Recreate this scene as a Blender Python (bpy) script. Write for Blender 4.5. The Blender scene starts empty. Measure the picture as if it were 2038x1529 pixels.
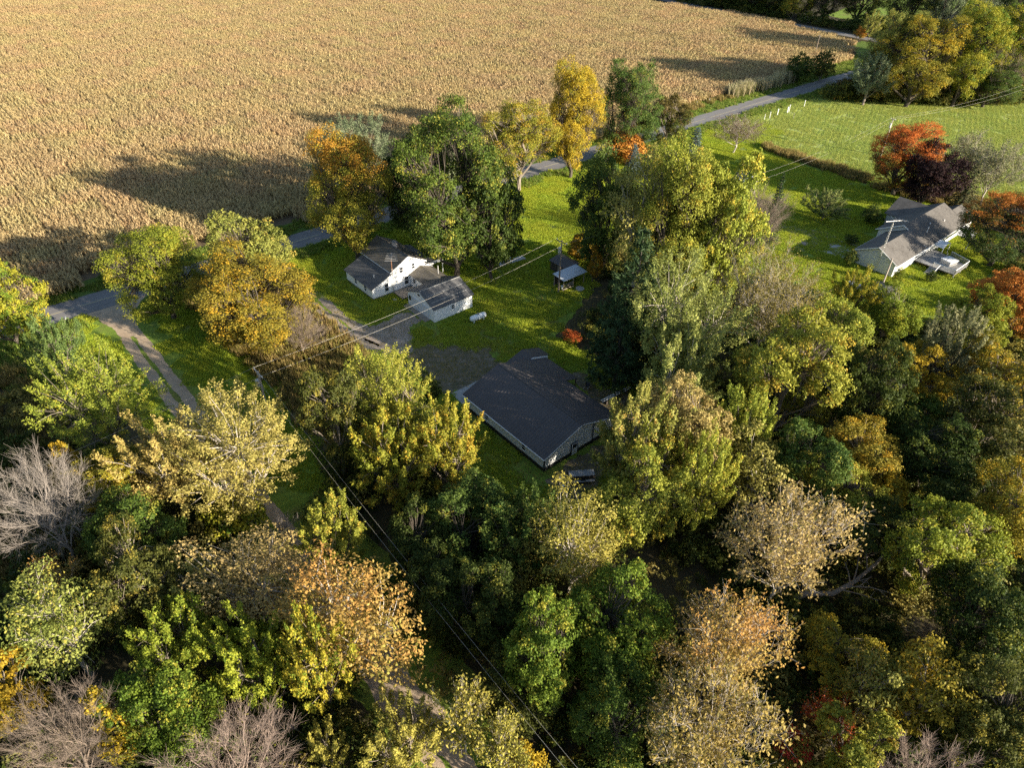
import bpy, math, random
import numpy as np
from mathutils import Vector, Matrix

SC = bpy.context.scene
COL = SC.collection
R = math.radians

# ------------------------------------------------------------------ camera
cam_d = bpy.data.cameras.new("camera")
cam = bpy.data.objects.new("camera", cam_d)
COL.objects.link(cam)
SC.camera = cam
HEAD, PITCH, ROLL, CAM_H = R(41.2), R(37.754), R(1.465), 63.0
_f = Vector((math.sin(HEAD) * math.cos(PITCH), math.cos(HEAD) * math.cos(PITCH), -math.sin(PITCH)))
_r = Vector((math.cos(HEAD), -math.sin(HEAD), 0))
_u = _r.cross(_f)
_R = _r * math.cos(ROLL) + _u * math.sin(ROLL)
_U = _u * math.cos(ROLL) - _r * math.sin(ROLL)
cam.matrix_world = Matrix(((_R.x, _U.x, -_f.x, 0), (_R.y, _U.y, -_f.y, 0), (_R.z, _U.z, -_f.z, CAM_H), (0, 0, 0, 1)))
cam_d.sensor_fit = 'HORIZONTAL'
cam_d.sensor_width = 36.0
cam_d.lens = 36.0 * 1387.0 / 2038.0
cam_d.clip_start = 0.5
cam_d.clip_end = 6000

# ------------------------------------------------------------------ sky, sun, exposure
SUN_EL, SUN_AZ = R(16.4), R(-69.0)            # azimuth counted from +X
sun_v = Vector((math.cos(SUN_EL) * math.cos(SUN_AZ), math.cos(SUN_EL) * math.sin(SUN_AZ), math.sin(SUN_EL)))
W = bpy.data.worlds.new("World")
SC.world = W
W.use_nodes = True
wn = W.node_tree.nodes
wl = W.node_tree.links
sky = wn.new('ShaderNodeTexSky')
sky.sky_type = 'NISHITA'
sky.sun_disc = False
sky.sun_elevation = SUN_EL
sky.sun_rotation = math.atan2(sun_v.x, sun_v.y)
sky.altitude = 250
sky.air_density = 1.0
sky.dust_density = 0.6
wl.new(sky.outputs[0], wn['Background'].inputs[0])
wn['Background'].inputs[1].default_value = 0.08
sl = bpy.data.lights.new("sun", 'SUN')
sl.energy = 5.0
sl.angle = R(0.5)
sl.color = (1.0, 0.90, 0.74)
so = bpy.data.objects.new("sun", sl)
COL.objects.link(so)
so.rotation_euler = sun_v.to_track_quat('Z', 'Y').to_euler()
so.location = (0, 0, 120)
vs = SC.view_settings
vs.view_transform = 'Standard'
vs.look = 'None'
vs.exposure = 1.65
vs.gamma = 1.0
vs.use_curve_mapping = False
cy = SC.cycles
cy.max_bounces = 5
cy.diffuse_bounces = 3
cy.glossy_bounces = 2
cy.transmission_bounces = 3
cy.use_denoising = False

# ------------------------------------------------------------------ helpers
def tag(o, label=None, cat=None, group=None, kind=None):
    if label: o['label'] = label
    if cat: o['category'] = cat
    if group: o['group'] = group
    if kind: o['kind'] = kind
    return o

def empty(name, label, cat, loc=(0, 0, 0), rz=0.0, group=None):
    o = bpy.data.objects.new(name, None)
    o.empty_display_size = 0.3
    COL.objects.link(o)
    o.location = loc
    o.rotation_euler = (0, 0, rz)
    return tag(o, label, cat, group)

class MB:
    """collects plain geometry for ONE mesh object"""
    def __init__(s):
        s.v, s.f = [], []
    def add(s, vs, fs):
        n = len(s.v)
        s.v += [tuple(p) for p in vs]
        s.f += [tuple(i + n for i in f) for f in fs]
        return s
    def box(s, x0, y0, z0, x1, y1, z1):
        s.add([(x0, y0, z0), (x1, y0, z0), (x1, y1, z0), (x0, y1, z0), (x0, y0, z1), (x1, y0, z1), (x1, y1, z1), (x0, y1, z1)],
              [(0, 3, 2, 1), (4, 5, 6, 7), (0, 1, 5, 4), (1, 2, 6, 5), (2, 3, 7, 6), (3, 0, 4, 7)])
        return s
    def slab(s, q, t):
        """quad q (4 points, counter-clockwise seen from above) thickened downward by t"""
        q = [Vector(p) for p in q]
        d = Vector((0, 0, -t))
        b = [p + d for p in q]
        s.add(q + b, [(0, 1, 2, 3), (7, 6, 5, 4), (0, 4, 5, 1), (1, 5, 6, 2), (2, 6, 7, 3), (3, 7, 4, 0)])
        return s
    def tube(s, pts, radii, n=6, cap=True):
        pts = [Vector(p) for p in pts]
        if not hasattr(radii, '__len__'): radii = [radii] * len(pts)
        rings = []
        base = len(s.v)
        for i, p in enumerate(pts):
            d = (pts[min(i + 1, len(pts) - 1)] - pts[max(i - 1, 0)])
            d = d.normalized() if d.length > 1e-9 else Vector((0, 0, 1))
            a = d.orthogonal().normalized() if abs(d.z) > .999 else d.cross(Vector((0, 0, 1))).normalized()
            b = d.cross(a)
            for k in range(n):
                t = 2 * math.pi * k / n
                s.v.append(tuple(p + (a * math.cos(t) + b * math.sin(t)) * radii[i]))
        for i in range(len(pts) - 1):
            for k in range(n):
                k2 = (k + 1) % n
                s.f.append((base + i * n + k, base + i * n + k2, base + (i + 1) * n + k2, base + (i + 1) * n + k))
        if cap:
            s.f.append(tuple(base + k for k in range(n))[::-1])
            s.f.append(tuple(base + (len(pts) - 1) * n + k for k in range(n)))
        return s
    def mesh(s, name):
        m = bpy.data.meshes.new(name)
        m.from_pydata(s.v, [], s.f)
        m.update()
        return m
    def build(s, name, mat, parent=None, label=None, kind=None, smooth=False):
        m = s.mesh(name)
        m.materials.append(mat)
        if smooth: m.polygons.foreach_set('use_smooth', [True] * len(m.polygons))
        o = bpy.data.objects.new(name, m)
        COL.objects.link(o)
        if parent: o.parent = parent
        if label: o['label'] = label
        if kind: o['kind'] = kind
        return o

# ------------------------------------------------------------------ materials
class NT:
    def __init__(s, name):
        s.m = bpy.data.materials.new(name)
        s.m.use_nodes = True
        s.t = s.m.node_tree
        s.b = s.t.nodes['Principled BSDF']
        s.out = s.t.nodes['Material Output']
    def n(s, typ, **kw):
        x = s.t.nodes.new(typ)
        for k, v in kw.items(): setattr(x, k, v)
        return x
    def l(s, a, b): s.t.links.new(a, b)
    def coords(s, scale=(1, 1, 1), rot=0.0):
        tc = s.n('ShaderNodeTexCoord')
        mp = s.n('ShaderNodeMapping')
        mp.inputs['Scale'].default_value = scale
        mp.inputs['Rotation'].default_value = (0, 0, rot)
        s.l(tc.outputs['Object'], mp.inputs[0])
        return mp.outputs[0]
    def noise(s, vec, scale, detail=4, rough=.55):
        x = s.n('ShaderNodeTexNoise')
        x.inputs['Scale'].default_value = scale
        x.inputs['Detail'].default_value = detail
        x.inputs['Roughness'].default_value = rough
        s.l(vec, x.inputs['Vector'])
        return x.outputs[0]
    def ramp(s, fac, stops):
        x = s.n('ShaderNodeValToRGB')
        e = x.color_ramp.elements
        while len(e) < len(stops): e.new(.5)
        for i, (p, c) in enumerate(stops):
            e[i].position = p
            e[i].color = (*c, 1) if len(c) == 3 else c
        s.l(fac, x.inputs[0])
        return x.outputs[0]
    def mix(s, fac, a, b, mode='MIX'):
        x = s.n('ShaderNodeMix', data_type='RGBA', blend_type=mode)
        for sock, v in ((x.inputs[0], fac), (x.inputs[6], a), (x.inputs[7], b)):
            if hasattr(v, 'is_output'): s.l(v, sock)
            elif isinstance(v, (int, float)): sock.default_value = v
            else: sock.default_value = (*v, 1)
        return x.outputs[2]
    def math(s, op, a, b=None, clamp=False):
        x = s.n('ShaderNodeMath', operation=op, use_clamp=clamp)
        for i, v in enumerate((a, b)):
            if v is None: continue
            if hasattr(v, 'is_output'): s.l(v, x.inputs[i])
            else: x.inputs[i].default_value = v
        return x.outputs[0]
    def bump(s, h, dist, strength=1.0):
        x = s.n('ShaderNodeBump')
        x.inputs['Strength'].default_value = strength
        x.inputs['Distance'].default_value = dist
        s.l(h, x.inputs['Height'])
        s.l(x.outputs[0], s.b.inputs['Normal'])
    def col(s, c):
        if hasattr(c, 'is_output'): s.l(c, s.b.inputs['Base Color'])
        else: s.b.inputs['Base Color'].default_value = (*c, 1)
    def set(s, rough=.8, spec=.3, metal=0.0):
        s.b.inputs['Roughness'].default_value = rough
        s.b.inputs['Specular IOR Level'].default_value = spec
        s.b.inputs['Metallic'].default_value = metal
        return s.m

def plain(name, c, rough=.8, spec=.3, metal=0, var=.15, scale=3.0):
    n = NT(name)
    v = n.coords()
    f = n.noise(v, scale, 5)
    n.col(n.mix(f, [x * (1 - var) for x in c], [min(1, x * (1 + var)) for x in c]))
    return n.set(rough, spec, metal)

def siding(name, c, pitch=.14, dirt=.12):
    n = NT(name)
    tc = n.n('ShaderNodeTexCoord')
    sx = n.n('ShaderNodeSeparateXYZ')
    n.l(tc.outputs['Object'], sx.inputs[0])
    fr = n.math('FRACT', n.math('DIVIDE', sx.outputs[2], pitch))
    v = n.coords((1, 1, 1))
    ns = n.noise(v, 1.3, 5)
    st = n.coords((3, 3, .35))
    streak = n.noise(st, 1.6, 4)
    base = n.mix(ns, [x * (1 - dirt) for x in c], c)
    base = n.mix(n.math('MULTIPLY', streak, .22), base, [x * .62 for x in c])
    n.col(base)
    return n.set(.6, .3)

def shingle(name, a, b, moss=None):
    n = NT(name)
    v = n.coords()
    br = n.n('ShaderNodeTexBrick')
    n.l(v, br.inputs['Vector'])
    br.inputs['Scale'].default_value = 1.0
    br.inputs['Brick Width'].default_value = .34
    br.inputs['Row Height'].default_value = .16
    br.inputs['Mortar Size'].default_value = .012
    br.inputs['Color1'].default_value = (*a, 1)
    br.inputs['Color2'].default_value = (*b, 1)
    br.inputs['Mortar'].default_value = (*[x * .5 for x in a], 1)
    big = n.noise(n.coords((1, 1, 1)), .55, 6, .65)
    st = n.noise(n.coords((2.4, .35, 1)), 1.2, 5)
    c = n.mix(n.ramp(big, [(.35, (0, 0, 0)), (.7, (1, 1, 1))]), br.outputs[0], b)
    c = n.mix(n.math('MULTIPLY', n.ramp(st, [(.45, (0, 0, 0)), (.7, (1, 1, 1))]), .4), c, [x * .55 for x in a])
    if moss:
        mo = n.noise(v, 1.7, 6, .7)
        c = n.mix(n.ramp(mo, [(.52, (0, 0, 0)), (.68, (.8, .8, .8))]), c, moss)
    n.col(c)
    return n.set(.85, .2)

def leafmat(name, A, B, C, top=None, accent=.16, tr=.34, topat=.62, stripes=None):
    """broad leaf: leaf to leaf and bunch to bunch colour change, light passing through"""
    n = NT(name)
    def at(k):
        x = n.n('ShaderNodeAttribute')
        x.attribute_name = k
        return x.outputs['Fac']
    oi = n.n('ShaderNodeObjectInfo')
    cl, rn, hg = at('clump'), at('rnd'), at('hgt')
    f = n.math('ADD', n.math('MULTIPLY', cl, .75), n.math('MULTIPLY', rn, .25))
    c = n.mix(f, A, B)
    # whole-bunch accent
    fr = n.math('FRACT', n.math('ADD', n.math('MULTIPLY', cl, 7.31), oi.outputs['Random']))
    sel = n.ramp(n.math('ADD', n.math('MULTIPLY', fr, .8), n.math('MULTIPLY', rn, .2)), [(1 - accent - .06, (0, 0, 0)), (1 - accent + .06, (1, 1, 1))])
    c = n.mix(sel, c, C)
    if top is not None:
        h = n.math('ADD', hg, n.math('MULTIPLY', n.math('SUBTRACT', cl, .5), .55))
        c = n.mix(n.ramp(h, [(topat - .14, (0, 0, 0)), (topat + .1, (1, 1, 1))]), c, top)
    if stripes:      # mower passes: broad bands over the whole lawn
        sc_, rot_, col_, amt, dist = stripes
        g = n.n('ShaderNodeNewGeometry')
        mp = n.n('ShaderNodeMapping')
        mp.inputs['Rotation'].default_value = (0, 0, rot_)
        n.l(g.outputs['Position'], mp.inputs[0])
        w = n.n('ShaderNodeTexWave', bands_direction='Y')
        w.inputs['Scale'].default_value = sc_
        w.inputs['Distortion'].default_value = dist
        w.inputs['Detail'].default_value = 2
        w.inputs['Detail Scale'].default_value = .3
        n.l(mp.outputs[0], w.inputs['Vector'])
        big = n.noise(g.outputs['Position'], .07, 5, .6)
        c = n.mix(n.math('MULTIPLY', w.outputs['Fac'], amt), c, col_)
        c = n.mix(n.ramp(big, [(.5, (0, 0, 0)), (.7, (.65, .65, .65))]), c, (col_[0] * 1.3, col_[1] * 1.2, col_[2] * 1.1))
    hs = n.n('ShaderNodeHueSaturation')
    n.l(c, hs.inputs['Color'])
    n.l(n.math('ADD', .488, n.math('MULTIPLY', oi.outputs['Random'], .024)), hs.inputs['Hue'])
    n.l(n.math('ADD', .87, n.math('MULTIPLY', rn, .26)), hs.inputs['Value'])
    n.col(hs.outputs[0])
    n.set(.6, .14)
    t = n.n('ShaderNodeBsdfTranslucent')
    n.l(hs.outputs[0], t.inputs[0])
    mx = n.n('ShaderNodeMixShader')
    mx.inputs[0].default_value = tr
    n.l(n.b.outputs[0], mx.inputs[1])
    n.l(t.outputs[0], mx.inputs[2])
    n.l(mx.outputs[0], n.out.inputs[0])
    return n.m

PAL = {
 'lime': leafmat('leaf_lime', (.13, .18, .02), (.30, .32, .035), (.42, .36, .04)),
 'limeyellow': leafmat('leaf_lime_yellow', (0.234, 0.273, 0.026), (0.429, 0.416, 0.0455), (0.13, 0.195, 0.026), accent=.2),
 'brightgreen': leafmat('leaf_fresh_green', (.085, .14, .018), (.19, .245, .028), (.34, .31, .04), accent=.2),
 'yellow': leafmat('leaf_yellow', (.24, .25, .025), (.46, .38, .04), (.13, .19, .022), accent=.3),
 'lemon': leafmat('leaf_lemon', (.25, .27, .04), (.47, .42, .065), (.13, .18, .022), accent=.24),
 'gold': leafmat('leaf_gold', (0.354, 0.26, 0.026), (0.519, 0.347, 0.0295), (0.201, 0.211, 0.0295), accent=.2),
 'amber': leafmat('leaf_amber', (.34, .18, .02), (.46, .27, .03), (.16, .16, .02), accent=.2),
 'goldgreen': leafmat('leaf_gold_green', (.15, .19, .022), (.38, .34, .04), (.46, .31, .035), accent=.2),
 'goldolive': leafmat('leaf_gold_olive', (0.169, 0.163, 0.0234), (0.351, 0.273, 0.0325), (0.494, 0.312, 0.026), accent=.22),
 'oliveyellow': leafmat('leaf_olive_yellow', (0.208, 0.195, 0.039), (0.429, 0.364, 0.0715), (0.13, 0.13, 0.026), accent=.18),
 'green': leafmat('leaf_green', (.045, .085, .016), (.12, .17, .025), (.33, .31, .045), accent=.17),
 'green2': leafmat('leaf_mid_green', (0.0504, 0.0952, 0.0202), (0.134, 0.179, 0.0336), (0.269, 0.246, 0.0392), accent=.14),
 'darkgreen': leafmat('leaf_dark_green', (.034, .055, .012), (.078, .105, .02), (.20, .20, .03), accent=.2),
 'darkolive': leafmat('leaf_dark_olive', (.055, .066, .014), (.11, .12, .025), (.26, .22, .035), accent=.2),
 'yellowgreen': leafmat('leaf_yellow_green', (0.182, 0.221, 0.0312), (0.377, 0.377, 0.052), (0.52, 0.39, 0.052), accent=.16),
 'paleyellow': leafmat('leaf_pale_yellow', (.25, .23, .05), (.42, .36, .10), (.18, .17, .05)),
 'palegold': leafmat('leaf_pale_gold', (.32, .26, .07), (.47, .38, .11), (.22, .20, .045), accent=.2),
 'palegreen': leafmat('leaf_pale_green', (.17, .20, .04), (.31, .31, .07), (.40, .32, .06), accent=.16),
 'paleolive': leafmat('leaf_pale_olive', (0.208, 0.234, 0.0585), (0.39, 0.377, 0.104), (0.13, 0.156, 0.039)),
 'olive': leafmat('leaf_olive', (0.169, 0.195, 0.039), (0.338, 0.325, 0.0715), (0.429, 0.312, 0.065)),
 'greyolive': leafmat('leaf_grey_olive', (.16, .17, .08), (.29, .27, .13), (.12, .13, .05)),
 'silver': leafmat('leaf_silver', (.13, .17, .08), (.27, .30, .17), (.10, .13, .05)),
 'bronze': leafmat('leaf_bronze', (.08, .10, .02), (.15, .15, .03), (.22, .13, .03), top=(.12, .09, .025)),
 'orange': leafmat('leaf_orange', (.20, .17, .02), (.38, .24, .03), (.12, .14, .02), top=(.54, .25, .045), topat=.5),
 'orangegreen': leafmat('leaf_orange_green', (.20, .20, .025), (.44, .38, .05), (.44, .23, .03), top=(.48, .25, .035), topat=.86, accent=.15),
 'orangedark': leafmat('leaf_orange_dark', (.035, .06, .014), (.08, .11, .02), (.30, .13, .02), top=(.42, .13, .025), topat=.80, accent=.1),
 'redorange': leafmat('leaf_red_orange', (.12, .14, .02), (.42, .22, .025), (.40, .10, .02), top=(.55, .17, .035), topat=.5, accent=.2),
 'redgreen': leafmat('leaf_red_green', (.12, .13, .02), (.22, .19, .03), (.45, .08, .03), accent=.34),
 'red': leafmat('leaf_red', (.32, .05, .02), (.44, .09, .03), (.3, .16, .03), accent=.25),
 'purple': leafmat('leaf_purple', (.022, .011, .012), (.05, .024, .022), (.10, .035, .025), accent=.08),
 'tan': leafmat('leaf_tan', (.32, .235, .085), (.47, .35, .13), (.27, .23, .06), accent=.2),
 'orangetan': leafmat('leaf_orange_tan', (.33, .22, .06), (.48, .33, .09), (.27, .24, .05), top=(.46, .25, .07), topat=.8),
 'goldtan': leafmat('leaf_gold_tan', (.24, .19, .05), (.38, .29, .08), (.15, .14, .04)),
 'olivetan': leafmat('leaf_olive_tan', (.16, .15, .04), (.29, .23, .06), (.33, .26, .05)),
 'brown': leafmat('leaf_brown', (.13, .085, .05), (.22, .15, .09), (.12, .11, .04)),
 'pine': leafmat('needle_pine', (.024, .052, .020), (.055, .095, .032), (.13, .14, .04), accent=.1, tr=.15),
 'pinelight': leafmat('needle_pine_light', (.09, .13, .03), (.19, .21, .06), (.28, .26, .08), accent=.2, tr=.15),
 'bluespruce': leafmat('needle_blue_spruce', (.075, .115, .105), (.19, .24, .22), (.13, .18, .15), accent=.2, tr=.12),
 'tanspruce': leafmat('needle_tan_spruce', (.10, .105, .045), (.19, .17, .08), (.07, .09, .03), accent=.2, tr=.12),
 'cedar': leafmat('leaf_cedar', (.06, .105, .028), (.14, .19, .05), (.10, .14, .03), tr=.2),
 'twig': plain('bark_twig', (.20, .155, .12), .9, .2, var=.3),
 'pinktwig': plain('bark_pink_twig', (.24, .18, .145), .9, .2, var=.3),
 'greytwig': plain('bark_grey_twig', (.25, .215, .185), .9, .2, var=.3),
}
BARK = plain('bark', (.20, .165, .13), .95, .15, var=.45, scale=2.2)
BARK_PALE = plain('bark_pale', (.40, .35, .29), .9, .2, var=.35, scale=1.5)
BARK_DARK = plain('bark_dark', (.085, .07, .055), .95, .15, var=.4, scale=2.5)
# ------------------------------------------------------------------ tree forms (shared meshes)
def unit(a):
    return a / np.maximum(np.linalg.norm(a, axis=-1, keepdims=True), 1e-9)

def np_mesh(name, verts, quads, attrs=None, smooth=False):
    m = bpy.data.meshes.new(name)
    nv, nf = len(verts), len(quads)
    m.vertices.add(nv)
    m.vertices.foreach_set('co', np.asarray(verts, np.float32).ravel())
    m.loops.add(nf * 4)
    m.loops.foreach_set('vertex_index', np.asarray(quads, np.int32).ravel())
    m.polygons.add(nf)
    m.polygons.foreach_set('loop_start', np.arange(0, nf * 4, 4, dtype=np.int32))
    for k, a in (attrs or {}).items():
        at = m.attributes.new(k, 'FLOAT', 'FACE')
        at.data.foreach_set('value', np.asarray(a, np.float32))
    m.update(calc_edges=True)
    m.validate()
    return m

def leaf_quads(rng, c, nrm, L, Wd, axis=None, fold=.18):
    N = len(c)
    nrm = unit(nrm)
    t = rng.normal(size=(N, 3)) if axis is None else axis + rng.normal(size=(N, 3)) * .25
    t = unit(t - nrm * (t * nrm).sum(1, keepdims=True))
    b = np.cross(nrm, t)
    L = np.broadcast_to(np.asarray(L, float), (N,))[:, None] * rng.uniform(.7, 1.3, (N, 1))
    Wd = np.broadcast_to(np.asarray(Wd, float), (N,))[:, None] * rng.uniform(.7, 1.3, (N, 1))
    f = nrm * Wd * fold
    v = np.stack([c - t * L * .5, c + b * Wd * .5 + f - t * L * .06, c + t * L * .5 - f * .6, c - b * Wd * .5 + f - t * L * .06], 1)
    return v.reshape(-1, 3)

def spread_points(rng, n, gen, k=8):
    pts = gen(1)
    while len(pts) < n:
        c = gen(k)
        d = np.linalg.norm(c[:, None] - pts[None], axis=2).min(1)
        pts = np.vstack([pts, c[d.argmax()]])
    return pts

def crown_gen(rng, low=.85, shell=.55, lobe=.2, top=1.0):
    ph = rng.uniform(0, 6.28, 6)
    def lobes(d):
        a = np.arctan2(d[:, 1], d[:, 0])
        e = np.arcsin(np.clip(d[:, 2], -1, 1))
        return 1 + lobe * (np.sin(2 * a + ph[0]) * .35 + np.sin(3 * a + ph[1] + 2 * e) * .6 + np.sin(5 * a + ph[2] - 3 * e) * .45 + np.sin(4 * e + ph[3] + a) * .5)
    def gen(n):
        d = unit(rng.normal(size=(n, 3)))
        r = shell + (1 - shell) * rng.uniform(0, 1, n) ** .6
        inner = rng.uniform(0, 1, n) < .22
        r[inner] = rng.uniform(.1, shell, inner.sum())
        p = d * (r * lobes(d))[:, None]
        p[:, 2] = np.where(p[:, 2] < 0, p[:, 2] * low, p[:, 2] * top)
        return p
    return gen

def limb_tree(rng, H, k, r, clumps, trunk_r, n_limbs=8, pale=False, lean=.05, sub=True, crown_base=None):
    """trunk, limbs reaching to groups of clumps, and a small branch to every clump"""
    mb = MB()
    z0 = H * k
    nodes = [(0, 0, -.3), (rng.normal() * lean * r, rng.normal() * lean * r, z0 * .6 + .2), (rng.normal() * lean * 2 * r, rng.normal() * lean * 2 * r, z0 + (H - z0) * .28), (rng.normal() * lean * 3 * r, rng.normal() * lean * 3 * r, z0 + (H - z0) * .62)]
    mb.tube(nodes, [trunk_r * 1.25, trunk_r, trunk_r * .72, trunk_r * .32], 8, cap=False)
    nd = [Vector(q) for q in nodes]
    def on_trunk(t):
        t = max(0, min(.999, t)) * 2
        i = int(t) + 1
        return nd[i].lerp(nd[i + 1], t - int(t))
    seeds = unit(rng.normal(size=(n_limbs, 3)) * [1, 1, .6] + [0, 0, .25])
    cdir = unit(clumps - np.array([0, 0, z0 + (H - z0) * .35]))
    own = (cdir @ seeds.T).argmax(1)
    for j in range(n_limbs):
        idx = np.where(own == j)[0]
        if not len(idx): continue
        cen = clumps[idx].mean(0)
        zfr = np.clip((cen[2] - z0) / (H - z0) - .35, 0, .8)
        st = on_trunk(zfr * .9)
        en = Vector(cen)
        mid = st.lerp(en, .5) + Vector((0, 0, -.06 * (en - st).length)) + Vector(rng.normal(size=3) * .05 * r)
        p = [st, st.lerp(mid, .55), mid, mid.lerp(en, .6) + Vector(rng.normal(size=3) * .04 * r), en]
        lr = trunk_r * .42 * min(1.3, (len(idx) / 12) ** .4 + .3)
        mb.tube(p, [lr, lr * .85, lr * .66, lr * .45, lr * .28], 5, cap=False)
        if sub:
            for i in idx:
                e = Vector(clumps[i])
                s = p[2].lerp(p[4], rng.uniform(.0, .8))
                m = s.lerp(e, .55) + Vector(rng.normal(size=3) * .06 * (e - s).length) + Vector((0, 0, .05 * (e - s).length))
                br = max(.014, lr * .27)
                mb.tube([s, m, e], [br, br * .7, br * .35], 3, cap=False)
    return mb

def mesh_from(mb, name):
    return mb.mesh(name)

def clump_leaves(rng, clumps, rc, per, L, Wd, H, z0, flat=.8, up=.25, noise=.75, gap=.0):
    cs, ns, cl, rn, hg = [], [], [], [], []
    for i, c in enumerate(clumps):
        n = int(per * rng.uniform(.75, 1.25))
        d = unit(rng.normal(size=(n, 3)))
        flip = (d[:, 2] < -.2) & (rng.uniform(size=n) < .65)
        d[flip, 2] *= -1
        rr = rc * rng.uniform(.75, 1.3) * (1 + .25 * np.sin(5 * np.arctan2(d[:, 1], d[:, 0]) + i))
        p = d * (rr * rng.uniform(.45, 1.0, n) ** .7)[:, None]
        p[:, 2] *= flat
        out = unit(c - np.array([0, 0, z0 + (H - z0) * .4]))
        cs.append(c + p)
        ns.append(d * .55 + out * .3 + np.array([0, 0, up]) + rng.normal(size=(n, 3)) * noise)
        cl.append(np.full(n, rng.uniform()))
        rn.append(rng.uniform(size=n))
        hg.append((c[2] + p[:, 2] - z0) / (H - z0))
    c, nn = np.vstack(cs), np.vstack(ns)
    v = leaf_quads(rng, c, nn, L, Wd)
    return v, dict(clump=np.concatenate(cl), rnd=np.concatenate(rn), hgt=np.concatenate(hg))

def tuft_leaves(rng, clumps, ln, rad, tufts, per, L, Wd, H, z0, upw=.75):
    cs, ns, ax_, cl, rn, hg = [], [], [], [], [], []
    cen = np.array([0, 0, z0 + (H - z0) * .3])
    for i, c in enumerate(clumps):
        out = unit(c - cen)
        base = rng.uniform()
        for t in range(tufts):
            ax = unit(out * .75 + np.array([0, 0, upw]) + rng.normal(size=3) * .38)
            n = int(per * rng.uniform(.75, 1.25))
            s = rng.uniform(0, 1, n)
            rr = rad * (1 - s * .75) * rng.uniform(.3, 1, n)
            d = unit(np.cross(np.broadcast_to(ax, (n, 3)), rng.normal(size=(n, 3))))
            p = c - ax * ln * .45 + ax * (s * ln)[:, None] * rng.uniform(.8, 1.2) + d * rr[:, None]
            cs.append(p)
            ns.append(d * .6 + ax * .35 + rng.normal(size=(n, 3)) * .6 + np.array([0, 0, .15]))
            ax_.append(np.broadcast_to(ax, (n, 3)) * .8 + d * .7)
            cl.append(np.full(n, (base + rng.uniform(-.15, .15)) % 1))
            rn.append(rng.uniform(size=n))
            hg.append((p[:, 2] - z0) / (H - z0))
    v = leaf_quads(rng, np.vstack(cs), np.vstack(ns), L, Wd, axis=np.vstack(ax_))
    return v, dict(clump=np.concatenate(cl), rnd=np.concatenate(rn), hgt=np.concatenate(hg))

def twig_mesh(rng, clumps, H, z0, n, ln, rad=.022, fork=2):
    """fine bare twigs: three sided, spreading outward and upward from every branch end"""
    V, Q = [], []
    tips = []
    cen = np.array([0, 0, z0 + (H - z0) * .15])
    def seg(a, b, r0, r1):
        d = unit(b - a)
        x = unit(np.cross(d, [.3, .2, .93]))
        y = np.cross(d, x)
        base = len(V)
        for p, r in ((a, r0), (b, r1)):
            for q in range(3):
                V.append(p + r * (x * math.cos(2.094 * q) + y * math.sin(2.094 * q)))
        for q in range(3):
            Q.append((base + q, base + (q + 1) % 3, base + 3 + (q + 1) % 3, base + 3 + q))
    for c in clumps:
        out = unit(c - cen)
        for _ in range(n):
            d = unit(out * .9 + np.array([0, 0, .45]) + rng.normal(size=3) * .55)
            s = c - out * ln * rng.uniform(0, .9)
            L = ln * rng.uniform(.6, 1.25)
            m = s + d * L * .5
            e = m + unit(d + rng.normal(size=3) * .3) * L * .5
            seg(s, m, rad, rad * .75)
            seg(m, e, rad * .75, rad * .4)
            tips += [m, e]
            for _f in range(fork):
                fd = unit(d + rng.normal(size=3) * .55)
                st = s + (m - s) * rng.uniform(.3, 1)
                fe = st + fd * L * rng.uniform(.35, .6)
                seg(st, fe, rad * .6, rad * .3)
                tips.append(fe)
    return np.array(V), np.array(Q), np.array(tips)

FORMS = {}      # (species, size) -> list of (Hn, rn, trunk_mesh, crown_mesh)

def quads_for(v):
    return np.arange(len(v)).reshape(-1, 4)

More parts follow.
